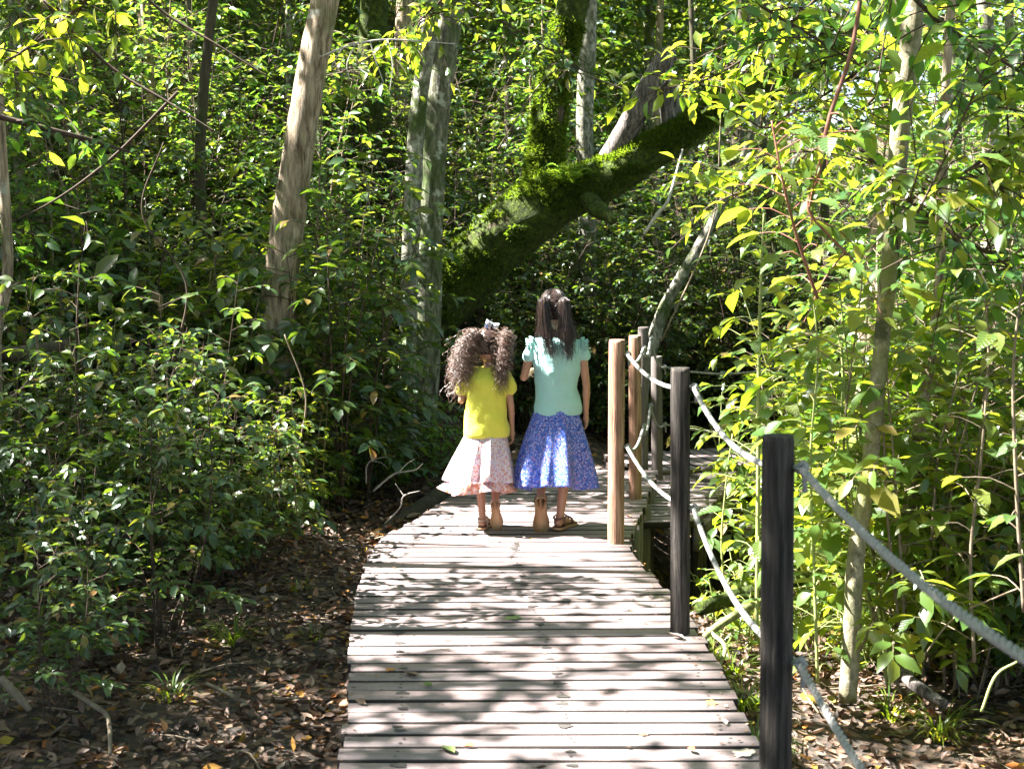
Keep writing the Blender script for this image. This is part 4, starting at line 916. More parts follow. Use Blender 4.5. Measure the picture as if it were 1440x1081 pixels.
# ------------------------------------------------------------------ understorey plants
def plant_parts(seed, H, nst, ntw, tl, ls, lw, sp, tmpl='kite', spread=.25, droop=.3, low=.12, stem_r=.008):
    rng = np.random.default_rng(seed); st = MB(); Ps, Ds, Ns, Ss = [], [], [], []
    for s in range(nst):
        a = rng.uniform(0, 6.28); h = H * rng.uniform(.65, 1.05); ln = rng.uniform(.3, 1) * spread * h
        b = np.array([math.cos(a), math.sin(a), 0]) * .04 * min(nst - 1, 3); tip = b + np.array([math.cos(a) * ln, math.sin(a) * ln, h])
        P = spline([b, b * .6 + tip * .4 + rng.normal(0, .05 * H, 3) * [1, 1, .1] + [0, 0, .08 * H], tip], 12); st.tube(P, np.linspace(stem_r, .0022, 12), 5, cap=False)
        for k in range(ntw):
            t = low + (1 - low) * (k + rng.random()) / ntw; i_ = min(10, int(t * 11)); f = t * 11 - i_; p = P[i_] * (1 - f) + P[i_ + 1] * f
            az = k * 2.4 + rng.normal(0, .4); L_ = tl * rng.uniform(.5, 1.1) * (1.15 - .6 * t); d = np.array([math.cos(az), math.sin(az), rng.uniform(.1, .6)])
            q = p + d * L_; q2 = q + np.array([d[0], d[1], -droop]) * L_ * .35; C = spline([p, q, q2], 6); st.tube(C, np.linspace(.0032, .0012, 6), 3, cap=False)
            n = max(2, int(L_ * 1.35 / sp)); tt = np.linspace(.15, 1, n)
            c = np.stack([np.interp(tt, np.linspace(0, 1, 6), C[:, e]) for e in range(3)], -1); td = norm(np.stack([np.interp(tt, np.linspace(0, 1, 6), np.gradient(C, axis=0)[:, e]) for e in range(3)], -1))
            sd = norm(np.cross(td, [0, 0, 1.0])) * np.where(np.arange(n) % 2, 1, -1)[:, None]; sd[-1] *= .15
            Ps.append(c); Ds.append(td * .7 + sd * .9 + rng.normal(0, .22, (n, 3)) + [0, 0, -.12]); Ns.append(np.array([0, 0, 1.0]) + rng.normal(0, .38, (n, 3))); Ss.append(ls * rng.uniform(.6, 1.2, n))
    P, D, Nn, S = map(np.concatenate, (Ps, Ds, Ns, Ss)); return st, P, D, norm(Nn), S, rng
def plant_proto(seed, mleaf, mstem, H, nst, ntw, tl, ls, lw, sp, tmpl='kite', **k):
    st, P, D, Nn, S, rng = plant_parts(seed, H, nst, ntw, tl, ls, lw, sp, **k)
    tv, tt = (KITE_V, KITE_T) if tmpl == 'kite' else (LEAF_V, LEAF_T)
    V, T = leaves(P, D, Nn, S, lw * rng.uniform(.85, 1.15, len(P)), tv, tt)
    return st.mesh('stem', M[mstem]), make_mesh('foliage', V, T, None, np.repeat(rng.random(len(P)), len(tv)), M[mleaf]), len(P)
PR = {}
def protos(key, n, **k):
    PR[key] = [plant_proto(sum(map(ord, key)) + q * 7, **k) for q in range(n)]; print(key, [p[2] for p in PR[key]])
protos('shrub_dark', 4, mleaf='leaf_dark', mstem='twig_dark', H=2.0, nst=5, ntw=20, tl=.42, ls=.098, lw=.5, sp=.045, tmpl='leaf')
protos('shrub_lime', 3, mleaf='leaf_lime', mstem='twig', H=1.7, nst=6, ntw=18, tl=.38, ls=.098, lw=.54, sp=.046, tmpl='leaf')
protos('sapling', 4, mleaf='leaf_mid', mstem='twig', H=3.4, nst=3, ntw=40, tl=.55, ls=.075, lw=.46, sp=.045, stem_r=.014, spread=.15)
protos('bush', 4, mleaf='leaf_dark', mstem='twig_dark', H=2.2, nst=9, ntw=26, tl=.45, ls=.055, lw=.55, sp=.036, spread=.4)
protos('broadleaf', 4, mleaf='leaf_dark', mstem='twig_dark', H=1.5, nst=4, ntw=11, tl=.34, ls=.15, lw=.48, sp=.075, tmpl='leaf', droop=.5)
protos('broadleaf_lime', 3, mleaf='leaf_lime', mstem='twig_green', H=1.6, nst=4, ntw=11, tl=.34, ls=.14, lw=.5, sp=.08, tmpl='leaf', droop=.5)
protos('herb', 4, mleaf='leaf_lime', mstem='twig_green', H=.42, nst=6, ntw=6, tl=.13, ls=.065, lw=.55, sp=.045, spread=.5, tmpl='leaf', stem_r=.003)
protos('herb_dark', 3, mleaf='leaf_mid', mstem='twig_dark', H=.5, nst=6, ntw=7, tl=.16, ls=.07, lw=.5, sp=.045, spread=.5, tmpl='leaf', stem_r=.003)
protos('hanging', 3, mleaf='leaf_lime', mstem='twig', H=1.6, nst=3, ntw=18, tl=.4, ls=.08, lw=.48, sp=.05, tmpl='leaf', spread=.5)
CNT = {}
LAND = [(90, 'at the left edge of the view'), (200, 'below the bare branch at the left'), (300, 'midway between left edge and leaning brown trunk'), (370, 'just left of the leaning brown trunk'), (440, 'around the leaning brown trunk'), (560, 'between the brown trunk and the twin trunk'),
        (640, 'beside the twin trunk'), (740, 'behind the girl in yellow'), (850, 'behind the girl in aqua'), (940, 'behind the rope posts'), (1060, 'near the slim leaning trunk'), (1160, 'around the thin green stem'), (1240, 'beside the pale sapling trunk'), (1330, 'beside the brownish curved trunk'), (1400, 'right of the thin mossy stem'), (9999, 'at the right edge of the view')]
def where_words(x, y, s, sr):
    u = 720 + F_PX * x / max(y, .5); w = next(t for a, t in LAND if u < a); f = (s - sr[0]) / (sr[1] - sr[0])
    row = 'nearest row' if y < 7 else 'second row' if y < 8.4 else 'third row' if y < 9.8 else 'fourth row' if y < 11.5 else 'fifth row' if y < 14 else 'far row' if y < 18 else 'farthest row'
    return ('small' if f < .33 else 'medium' if f < .66 else 'large'), w + ', ' + row
def put(key, x, y, rz, s, label, group, name='shrub', cat='shrub', z=None, tilt=(0, 0)):
    CNT[key] = CNT.get(key, 0) + 1; sm, fm, _ = PR[key][CNT[key] % len(PR[key])]
    z = float(ground_z(x, y)) - .02 if z is None else z
    r = tag(empty(name, (x, y, z), rz), label, cat, group); r.rotation_euler = (tilt[0], tilt[1], rz)
    link('stem', sm, r, sc=s); f = link('foliage', fm, r, sc=s); f['kind'] = 'stuff'; return r
def shades_walk(x, y, h):
    """would a plant of height h throw its shadow over the sunny stretch of the walk"""
    return any(in_clear(np.array([x, y, h * t]), .12 + .16 * h)[0] for t in (.3, .45, .6, .75, .9, 1.0))
rng = np.random.default_rng(44)
def on_walk(x, y, m=.15):
    if y < 8.9 and fL(max(1.2, min(y, 8.6)))[0] - m < x < fR(max(1.2, min(y, 8.6)))[0] + m: return True
    if .3 < x < 1.55 and 7.2 < y < 9.3: return True
    if .6 < x < 3.6 and 9.0 < y < 10.9: return True
    return False
def scatter(key, n, xr, yr, sr, label, group, H, name='shrub', cat='shrub', cond=None):
    k = 0; tries = 0
    while k < n and tries < n * 40:
        tries += 1; x = rng.uniform(*xr); y = rng.uniform(*yr); s = rng.uniform(*sr)
        if not in_view(x, y, .8) or on_walk(x, y, .3 + .12 * H * s) or shades_walk(x, y, H * s): continue
        if cond and not cond(x, y): continue
        sz_, ph_ = where_words(x, y, s, sr); put_l = sz_ + ' ' + label + ' ' + ph_
        put(key, x, y, rng.uniform(0, 6.28), s, put_l, group, name, cat); k += 1
left_bank = lambda x, y: (x < -.9 - .25 * max(0, 7.8 - y)) and y > 5.6 - .38 * (x + 1.5) * (x < -1.5) * 0
# left thicket
def sc(key, n, xr, yr, sr, what, group, H, name='shrub', cat='shrub', cond=None):
    scatter(key, n, xr, yr, sr, what, group, H, name, cat, cond)
sc('shrub_dark', 46, (-5.5, -1.0), (7.0, 11.5), (.6, 1.15), 'dark glossy shrub', 'dark shrubs left of the walk', 2.0, cond=left_bank)
sc('shrub_lime', 24, (-5, -.8), (7.6, 12), (.6, 1.1), 'light green shrub', 'light shrubs left of the walk', 1.7)
sc('bush', 30, (-7, -.2), (8.8, 14), (.7, 1.4), 'small-leaved bush', 'small-leaved bushes left of the walk', 2.2, cond=lambda x, y: not (-2.0 < x < 1.2 and y < 11))
sc('sapling', 34, (-7, -1.2), (8.2, 16), (.7, 1.35), 'slender sapling', 'saplings left of the walk', 3.4, 'sapling', 'sapling')
sc('broadleaf', 30, (-5, -1.3), (6.6, 10.5), (.6, 1.3), 'large-leaved dark shrub', 'large-leaved shrubs left of the walk', 1.5)
sc('broadleaf_lime', 12, (-5, -1.3), (7.0, 11), (.6, 1.2), 'large-leaved light green shrub', 'large-leaved light shrubs left of the walk', 1.6)
sc('broadleaf_lime', 22, (1.5, 4.5), (5.0, 9), (.5, 1.2), 'large-leaved sunlit shrub', 'large-leaved shrubs right of the railing', 1.6)
sc('bush', 26, (-6, 5), (11.5, 16), (1.0, 1.7), 'tall dense bush', 'tall bushes in the middle distance', 2.2, cond=lambda x, y: x < 2.5)
# behind the girls
sc('bush', 26, (-2.2, 3.2), (10.2, 15), (.5, 1.1), 'small-leaved bush', 'bushes beyond the bend', 2.2)
sc('shrub_dark', 18, (-1.8, 1.4), (9.6, 12.5), (.5, .85), 'dark glossy shrub', 'dark shrubs beyond the bend', 2.0, cond=lambda x, y: y > 11 or x > .6 or x < -1.2)
sc('sapling', 40, (-5, 6), (13, 24), (.9, 1.7), 'tall sapling', 'saplings far behind the mossy tree', 3.4, 'sapling', 'sapling')
sc('bush', 40, (-9, 9), (14.5, 25), (1.2, 2.1), 'dense big bush', 'bushes deep in the wood', 2.2)
sc('herb_dark', 46, (-2.4, -.3), (7.2, 9.8), (.5, 1.0), 'low leafy plant', 'low plants on the bank by the bend', .5, 'low_plant', 'plant')
# right thicket
sc('shrub_lime', 44, (1.5, 5.2), (5.2, 10), (.5, 1.05), 'yellow-green sunlit shrub', 'light shrubs right of the railing', 1.7)
sc('sapling', 26, (1.9, 6.5), (5.4, 12), (.6, 1.1), 'leafy sunlit sapling', 'saplings right of the railing', 3.4, 'sapling', 'sapling', cond=lambda x, y: x > .24 * y + .1)
sc('bush', 20, (2.2, 7), (9, 15), (.7, 1.3), 'dense bush', 'bushes right of the railing', 2.2)
sc('shrub_dark', 12, (1.9, 5.2), (4.9, 9), (.5, .95), 'darker glossy shrub', 'dark shrubs right of the railing', 2.0, cond=lambda x, y: x > .3 * y)
# ground plants
sc('herb_dark', 70, (-4.6, -1.3), (5.4, 9.5), (.6, 1.2), 'low leafy plant', 'low plants left of the walk', .5, 'low_plant', 'plant', cond=lambda x, y: y > 6.4 + .35 * (x + 1.2))
sc('herb', 90, (1.0, 4.4), (3.6, 9.2), (.5, 1.1), 'low bright-leaved plant', 'low plants right of the railing', .42, 'low_plant', 'plant', cond=lambda x, y: (y > 5.6 or x > 2.0) and not (x > 1.2 and y < 5.4 and x < .38 * y))

# near shrub in the left foreground, in the shade
for q, (u, v, s, lab) in enumerate([(215, 880, .62, 'dark leafy bush on the litter, nearest plant left of the walk'), (95, 905, .5, 'small dark bush at the left edge in front of the grass tuft'), (300, 800, .5, 'dark low bush on the slope just behind the nearest left bush'), (40, 830, .5, 'dark bush at the left edge of the view'), (150, 790, .6, 'dark bush halfway up the left slope')]):
    p = on(u, v, -.08); put('shrub_dark' if q != 1 else 'herb_dark', p[0], p[1], q * 1.3, s, lab, None)

for q, (u, v, s, key, lab) in enumerate([(60, 985, .42, 'shrub_dark', 'dark bush filling the lower left corner'), (120, 925, .4, 'broadleaf', 'broad-leaved dark bush between the corner bush and the nearest litter bush'), (20, 890, .6, 'broadleaf', 'broad-leaved dark bush at the left edge, low down'), 
        (110, 850, .62, 'shrub_dark', 'dark twiggy bush behind the lower left bushes'), (230, 820, .6, 'shrub_dark', 'dark twiggy bush just behind the nearest litter bush'), (340, 790, .5, 'shrub_dark', 'dark bush at the top of the litter slope'), (380, 755, .55, 'broadleaf', 'broad-leaved bush at the top right of the litter slope'),
        (60, 800, .7, 'shrub_dark', 'dark bush halfway up the left edge'), (290, 760, .7, 'shrub_dark', 'dark bush under the leaning brown trunk'), (200, 770, .7, 'broadleaf', 'broad-leaved bush left of the leaning brown trunk foot'), (440, 725, .5, 'shrub_lime', 'lighter bush in front of the fine grass clump')]):
    p = on(u, v, -.08); put(key, p[0], p[1], q * 1.7, s, lab, None)

# leafy boughs that hang into the top corners, close to the camera
def bough(name, path, m, leafmat, nl, ls, label, seed, side=.30, rbase=.01):
    rg_ = np.random.default_rng(seed); P, R = limb_pts(path, 20); base = P[0]; root = tag(empty(name, tuple(base)), label, 'branch')
    mb = MB(); mb.tube(P - base, R, 8, wob=.06); mb.build('stem', m, root, True)
    Ps, Ds = [], []; tw = MB()
    for k in range(nl):
        i_ = rg_.integers(2, 20); p = P[i_]; d = norm(rg_.normal(0, 1, 3) * [1, .8, .6]); q = p + d * side * rg_.uniform(.4, 1.2) + [0, 0, -.04]
        C = spline([p, (p + q) / 2 + [0, 0, .03], q], 5); n = 7
        if in_clear(q, .06)[0] or in_clear(p, .06)[0]: continue
        tw.tube(C - base, np.linspace(.004, .0015, 5), 4, cap=False)
        c = C[np.linspace(1, 4, n).astype(int)] + rg_.normal(0, .012, (n, 3)); Ps.append(c); Ds.append(d + norm(rg_.normal(0, 1, (n, 3))) * .9 + [0, 0, -.25])
    tag(tw.build('twig', m, root, True), kind='stuff')
    if not Ps: return root
    P_ = np.concatenate(Ps); D_ = np.concatenate(Ds); n = len(P_)
    V, T = leaves(P_, D_, norm(np.array([0, 0, 1.]) + rg_.normal(0, .4, (n, 3))), ls * rg_.uniform(.6, 1.25, n), .48, LEAF_V, LEAF_T)
    f = link('foliage', make_mesh('foliage', V - base, T, None, np.repeat(rg_.random(n), len(LEAF_V)), M[leafmat]), root); f['kind'] = 'stuff'
    return root
bough('leafy_bough', [(-60, 150, 5.0, .012), (60, 180, 5.1, .011), (130, 198, 5.2, .009), (182, 214, 5.3, .005)], M['twig_dark'], 'leaf_mid', 8, .06, 'dark nearly bare branch reaching in from the left edge', 1)
for q, (u, v, d, lm, lab) in enumerate([(60, 60, 5.6, 'leaf_lime', 'sunlit leafy bough in the top left corner'), (190, 120, 6.2, 'leaf_lime', 'yellow-green leafy bough left of the brown trunk'), (120, 260, 6.6, 'leaf_mid', 'leafy bough below the bare branch at the left edge'), (260, 40, 7.0, 'leaf_mid', 'leafy bough at the top edge left of the brown trunk'),
                                      (560, 60, 8.4, 'leaf_lime', 'leafy bough hanging over the twin trunk'), (700, 30, 9.0, 'leaf_dark', 'dark leafy bough at the top between the trunks'), 
                                      (1075, 70, 6.3, 'leaf_lime', 'bright leafy bough above the end of the mossy limb'), (1100, 30, 5.6, 'leaf_mid', 'leafy bough at the top right of centre'), (1190, 120, 5.8, 'leaf_lime', 'leafy bough crossing the red-brown branch'), (1360, 60, 4.6, 'leaf_mid', 'leafy bough in the top right corner'), (1400, 220, 4.4, 'leaf_lime', 'sunlit leafy bough at the right edge'),
                                      (1340, 330, 4.8, 'leaf_mid', 'leafy bough right of the pale sapling'), (1150, 215, 6.0, 'leaf_lime', 'bright bough hanging below the end of the mossy limb')]):
    bough('leafy_bough', [(u - 130, v - 120, d, .009), (u - 40, v - 30, d + .1, .008), (u + 40, v + 20, d + .05, .006), (u + 120, v + 70, d, .003)] if q % 2 else [(u + 130, v - 130, d, .009), (u + 40, v - 40, d + .1, .008), (u - 40, v + 20, d + .05, .006), (u - 120, v + 60, d, .003)],
          M['twig_dark'], lm, 42, .085, lab, 50 + q, .42)
bough('leafy_bough', [(1215, -40, 4.6, .008), (1198, 70, 4.6, .0075), (1165, 170, 4.6, .0075), (1150, 250, 4.6, .007), (1136, 292, 4.6, .006), (1165, 330, 4.6, .005), (1200, 365, 4.6, .003)], M['twig_red'], 'leaf_lime', 10, .07, 'thin red-brown branch hanging from the top right', 7)

# saplings with large single leaves right of the railing
def big_leaf(seed):
    rg_ = np.random.default_rng(seed); n = 7; V = [(0, 0, 0)]; L_, R_, C_ = [], [], []
    for k in range(1, n):
        t = k / n; w = .25 * math.sin(math.pi * t ** .8) ** .9 * (1 + (.10 if k % 2 else -.06)); z = -.28 * t * t + .05 * t
        L_.append((-w, t - (.03 if k % 2 else 0), z + .25 * w * (1 + .4 * rg_.normal() * .4))); C_.append((.01 * rg_.normal(), t, z)); R_.append((w, t - (0 if k % 2 else .03), z + .25 * w * (1 + .4 * rg_.normal() * .4)))
    V += L_ + C_ + R_ + [(0, 1, -.26)]; m = n - 1; T = [[0, 1 + m, 1], [0, 1 + 2 * m, 1 + m]]; Qs = []
    for k in range(m - 1): Qs += [[1 + k, 1 + m + k, 2 + m + k, 2 + k], [1 + m + k, 1 + 2 * m + k, 2 + 2 * m + k, 2 + m + k]]
    e = 1 + 3 * m; T += [[m, 2 * m, e], [2 * m, 3 * m, e]]
    return make_mesh('leaf', V, T, Qs, None, M['leaf_big'], True)
BIG = [big_leaf(k) for k in range(4)]
def big_sapling(path, nl, ls, label, seed, stem='twig_green', low=.0, branch=.16):
    rg_ = np.random.default_rng(seed); P, R = limb_pts(path, 30); base = P[0]; root = tag(empty('broadleaf_sapling', tuple(base)), label, 'sapling')
    mb = MB(); mb.tube(P - base, R, 8, wob=.03); mb.build('stem', M[stem], root, True); tw = MB()
    for k in range(nl):
        t = low + (1 - low) * (k + .5) / nl; x_ = t * 28; i_ = int(x_); p = P[i_] * (1 - x_ + i_) + P[i_ + 1] * (x_ - i_); az = k * 2.4 + rg_.normal(0, .5)
        d = np.array([math.cos(az), math.sin(az), .25]); L_ = branch * rg_.uniform(.3, 1.5); q = p + d * L_
        if in_clear(q, .05)[0]: continue
        tw.tube(spline([p, (p + q) / 2 + [0, 0, .02], q], 5) - base, np.linspace(.0025, .0013, 5), 4, cap=False)
        for e in range(2 if rg_.random() < .6 else 1):
            az2 = az + (rg_.normal(0, .5) if e == 0 else rg_.choice([-1.2, 1.2])); dd = norm(np.array([math.cos(az2), math.sin(az2), rg_.uniform(-.55, .15)])); o = link('leaf', BIG[rg_.integers(4)], root, loc=tuple(q - base))
            X_ = norm(np.cross(dd, [0, 0, 1.0])); X_ = norm(X_ + rg_.normal(0, .25) * np.cross(X_, dd)); Z_ = np.cross(X_, dd)
            from mathutils import Matrix
            o.rotation_euler = Matrix(np.stack([X_, dd, Z_], 1).tolist()).to_euler(); s = ls * rg_.uniform(.6, 1.2); o.scale = (s * rg_.uniform(.8, 1.1), s, s)
    tag(tw.build('twig', M[stem], root, True), kind='stuff'); return root
big_sapling([(1064, 900, 5.4, .009), (1066, 700, 5.4, .0085), (1067, 520, 5.4, .008), (1070, 400, 5.4, .006), (1074, 300, 5.4, .003)], 38, .105, 'tall thin green stem with large toothed leaves behind the nearest post', 1, low=.12)
big_sapling([(1150, 420, 4.6, .006), (1120, 330, 4.5, .005), (1100, 250, 4.4, .004), (1085, 170, 4.4, .003)], 22, .12, 'leafy shoot with large drooping yellow-green leaves above the green stem', 2, 'twig_red', branch=.12)
big_sapling([(1150, 960, 5.1, .007), (1145, 800, 5.1, .006), (1140, 640, 5.1, .005), (1150, 500, 5.1, .004), (1140, 390, 5.1, .003)], 30, .09, 'leafy green stem between the nearest post and the pale sapling', 3)
big_sapling([(1370, 930, 4.7, .007), (1365, 780, 4.7, .006), (1380, 640, 4.7, .005), (1390, 500, 4.7, .004), (1385, 420, 4.7, .003)], 30, .10, 'large-leaved stem at the right above the rope', 4, 'twig')
big_sapling([(1310, 760, 5.1, .006), (1320, 640, 5.1, .005), (1350, 500, 5.1, .004), (1340, 380, 5.1, .003)], 24, .10, 'large-leaved stem beside the thin mossy stem', 5, 'twig')
big_sapling([(1180, 880, 6.0, .007), (1175, 700, 6.0, .006), (1185, 520, 6.0, .005), (1165, 420, 6.0, .003)], 30, .095, 'large-leaved stem just behind the pale sapling', 6)
big_sapling([(1440, 860, 4.2, .007), (1430, 700, 4.2, .006), (1425, 520, 4.2, .005), (1440, 380, 4.2, .003)], 26, .10, 'large-leaved stem at the very right edge', 8, 'twig')
big_sapling([(1290, 300, 4.3, .005), (1330, 220, 4.3, .004), (1370, 130, 4.3, .004), (1400, 60, 4.3, .003)], 22, .11, 'shoot of dark broad leaves at the upper right', 9, 'twig_dark')
big_sapling([(1030, 900, 6.2, .006), (1015, 780, 6.2, .005), (1020, 690, 6.2, .004), (1030, 610, 6.2, .003)], 18, .085, 'short leafy stem left of the nearest post, by the low deck', 10)
big_sapling([(95, 760, 5.9, .007), (110, 640, 5.9, .006), (107, 500, 5.9, .005), (112, 370, 5.9, .003)], 26, .09, 'dark upright stem with single broad leaves in the left foreground', 11, 'twig_dark')
big_sapling([(240, 520, 6.6, .006), (262, 400, 6.6, .005), (200, 300, 6.6, .004), (230, 200, 6.6, .003)], 24, .10, 'stem of translucent broad leaves left of the brown trunk', 12, 'twig_dark')
big_sapling([(420, 760, 7.0, .006), (415, 660, 7.0, .005), (430, 560, 7.0, .004), (400, 470, 7.0, .003)], 28, .08, 'leafy stem in front of the brown trunk', 13, 'twig')

# grass tufts
def tuft(x, y, n, ln, wd, label, seed, m='leaf_lime', z=None):
    rg_ = np.random.default_rng(seed); z = float(ground_z(x, y)) if z is None else z
    a = rg_.uniform(0, 6.28, n); out = np.stack([np.cos(a), np.sin(a), np.zeros(n)], -1); S = ln * rg_.uniform(.5, 1.1, n); mb = MB()
    K = 6; up = rg_.uniform(.5, 1.4, n); B0_ = out * rg_.uniform(0, .05, n)[:, None]; tt = np.linspace(0, 1, K)
    cen = B0_[:, None] + out[:, None] * (S[:, None, None] * (tt[None, :, None] * .35 + .45 * tt[None, :, None] ** 2)) + np.array([0, 0, 1.]) * (S * up)[:, None, None] * (tt - .62 * tt ** 2.2)[None, :, None]
    sd = np.stack([-np.sin(a), np.cos(a), np.zeros(n)], -1)[:, None] * (wd * (1 - tt ** 2) + .0006)[None, :, None]
    V = np.stack([cen - sd, cen + sd], 2).reshape(n, K * 2, 3); Qs = np.array([[2 * k, 2 * k + 1, 2 * k + 3, 2 * k + 2] for k in range(K - 1)])
    Qa = (Qs[None] + np.arange(n)[:, None, None] * K * 2).reshape(-1, 4); me = make_mesh('grass_tuft', V.reshape(-1, 3), None, Qa, np.repeat(rg_.random(n), K * 2), M[m])
    return tag(link('grass_tuft', me, loc=(x, y, z)), label, 'grass', None, 'stuff') 
GT = [(330, 905, 60, .20, .003, 'grass tuft in a sun fleck on the leaf litter left of the walk'), (30, 770, 45, .34, .008, 'strap-leaved tuft at the left edge'), (430, 735, 70, .22, .003, 'grass tuft at the far end of the litter slope'), (480, 705, 90, .28, .003, 'fine grass clump beside the fallen twigs'),
      (520, 690, 60, .25, .003, 'grass tuft nearest the bend on the left'), (1045, 1000, 110, .20, .0028, 'fresh grass along the right edge of the near planks'), (1062, 1060, 80, .22, .003, 'grass at the foot of the nearest post'), (1030, 950, 70, .17, .0028, 'small grass tuft behind the second post'),
      (1075, 900, 24, .42, .007, 'long bright blades of grass behind the nearest post'), (1320, 1040, 70, .25, .003, 'grass tuft at the bottom right'), (420, 830, 30, .12, .002, 'tiny grass tuft in the middle of the litter slope'), (240, 985, 30, .18, .003, 'grass tuft in the lower left litter'), (440, 900, 22, .12, .002, 'sparse grass close to the plank ends'), (1250, 1010, 50, .2, .003, 'grass tuft under the sagging rope'), (560, 680, 60, .25, .003, 'grass clump under the mossy roots'), (1000, 925, 40, .15, .0026, 'grass blades at the foot of the second post')]
for k, (u, v, n, ln, wd, lab) in enumerate(GT):
    zz = -.1 if u < 700 else -.38; p = on(u, v, zz)
    for _ in range(3): zz = float(ground_z(p[0], p[1])); p = on(u, v, zz)
    tuft(p[0], p[1], n, ln, wd, lab, 200 + k)

# fern on the mossy fork
fr = tag(empty('fern', tuple(at(800, 262, 9.95))), 'small green fern growing in the fork of the mossy tree', 'fern'); rg = np.random.default_rng(9)
for k in range(11):
    a = k * .57; d = np.array([math.cos(a), math.sin(a) * .8, 0]); t = np.linspace(0, 1, 14)[:, None]; C = d * t * .22 + np.array([0, 0, 1.]) * (.30 * t - .24 * t * t) * (1 + .4 * (k % 3)); mb = MB()
    T_ = norm(np.gradient(C, axis=0)); S_ = norm(np.cross(T_, [0, 0, 1.])); pts = np.concatenate([C[1:], C[1:]]); dr = np.concatenate([S_[1:], -S_[1:]]) + np.concatenate([T_[1:], T_[1:]]) * .3
    ln = np.tile(.055 * np.sin(np.linspace(.3, 1, 13) * math.pi) + .008, 2); V, T = leaves(pts, dr, np.tile([0, 0, 1.], (26, 1)), ln, .26); mb.add(V, T, None, .6); mb.tube(C, .0015, 3, cap=False); mb.build('frond', M['leaf_mid'], fr)

# ------------------------------------------------------------------ dead twigs, logs, sticks
def stick(path, m, label, name='fallen_branch', forks=(), cat='branch', sides=8, wob=.08):
    P, R = limb_pts(path, 18); base = P[0]; root = tag(empty(name, tuple(base)), label, cat); mb = MB(); mb.tube(P - base, R, sides, wob=wob, seed=random.random() * 8); mb.build('stem', m, root, True)
    for f in forks:
        P2, R2 = limb_pts(f, 10); mb = MB(); mb.tube(P2 - base, R2, 6, wob=.05); mb.build('twig', m, root, True)
    return root
stick([(525, 690, 7.6, .007), (553, 667, 7.6, .006), (570, 663, 7.55, .005), (585, 660, 7.5, .004), (595, 651, 7.5, .002)], M['twig_pale'], 'pale bare forked twig lying over the grass by the bend', forks=[[(560, 665, 7.58, .004), (572, 652, 7.58, .003), (584, 645, 7.6, .002)]])
stick([(542, 735, 7.2, .005), (562, 714, 7.2, .004), (568, 697, 7.2, .004), (590, 690, 7.2, .002)], M['twig_pale'], 'second pale twig, lower and nearer the plank edge', forks=[[(568, 697, 7.2, .003), (556, 680, 7.25, .002)]])
stick([(515, 680, 7.8, .005), (516, 655, 7.8, .005), (528, 645, 7.8, .004), (556, 641, 7.8, .002)], M['twig_pale'], 'pale bent twig standing up from the grass', forks=[[(520, 648, 7.8, .003), (535, 650, 7.8, .0025), (545, 658, 7.8, .0015)]])
stick([(452, 80, 7.6, .004), (470, 72, 7.6, .006), (500, 62, 7.7, .006), (540, 56, 7.8, .005), (585, 58, 7.9, .004), (640, 62, 8.0, .003)], M['twig_pale'], 'bare pale twigs hanging beside the brown trunk at the top', 'dead_branch', forks=[[(500, 62, 7.7, .004), (488, 90, 7.7, .003), (492, 112, 7.7, .002)], [(520, 58, 7.75, .004), (530, 90, 7.75, .003), (540, 118, 7.7, .002)], [(480, 70, 7.6, .003), (465, 95, 7.6, .002)], [(545, 56, 7.8, .004), (552, 90, 7.8, .003), (548, 130, 7.8, .002)]])
stick([(-40, 494, 6.6, .035), (20, 497, 6.6, .036), (60, 492, 6.7, .034), (95, 484, 6.8, .028)], M['bark_dark'], 'thick dark log jutting in from the left edge, upper of two', 'fallen_log', cat='log', sides=14)
stick([(-40, 575, 6.4, .03), (30, 572, 6.4, .032), (80, 570, 6.5, .026)], M['bark_moss'], 'dark mossy log at the left edge, lower of two', 'fallen_log', cat='log', sides=14)
stick([(0, 565, 6.0, .008), (30, 548, 6.0, .008), (50, 515, 6.0, .007), (52, 480, 6.0, .006), (40, 440, 6.0, .005)], M['twig'], 'thin curved pale stem bending up at the left edge', 'dead_branch')
stick([(418, 728, 7.4, .045), (450, 738, 7.4, .05), (490, 752, 7.3, .04), (520, 765, 7.2, .025)], M['bark_dark'], 'short dark log lying at the foot of the left thicket', 'fallen_log', cat='log', sides=14)
stick([(520, 760, 7.0, .02), (560, 735, 7.6, .04), (610, 705, 8.1, .055), (655, 672, 8.9, .08), (690, 640, 9.6, .08)], M['bark_dark'], 'dark root mass along the left edge of the bend', 'tree_root', cat='root', sides=14, wob=.2)
stick([(290, 960, 4.6, .007), (340, 985, 4.5, .009), (365, 1000, 4.5, .006)], M['twig'], 'short stick in the litter near the lower left grass')
stick([(0, 952, 4.1, .013), (22, 975, 4.1, .014), (42, 998, 4.1, .009)], M['twig'], 'stick at the left edge of the litter')
stick([(88, 965, 4.3, .006), (130, 990, 4.2, .009), (152, 1010, 4.15, .008), (155, 1060, 4.0, .006)], M['twig'], 'crooked stick standing in the lower left litter')
stick([(985, 900, 5.1, .012), (1010, 880, 5.3, .018), (1060, 850, 5.5, .018), (1100, 838, 5.7, .012)], M['twig_moss'], 'mossy fallen branch behind the second and nearest posts', forks=[[(1000, 890, 5.2, .010), (1020, 910, 5.1, .009), (1008, 945, 5.0, .006)]])
stick([(985, 855, 5.6, .03), (1040, 838, 5.9, .035), (1110, 820, 6.2, .03), (1180, 800, 6.4, .02)], M['bark_moss'], 'thick mossy log lying on the ground right of the second post', 'fallen_log', cat='log', sides=14)
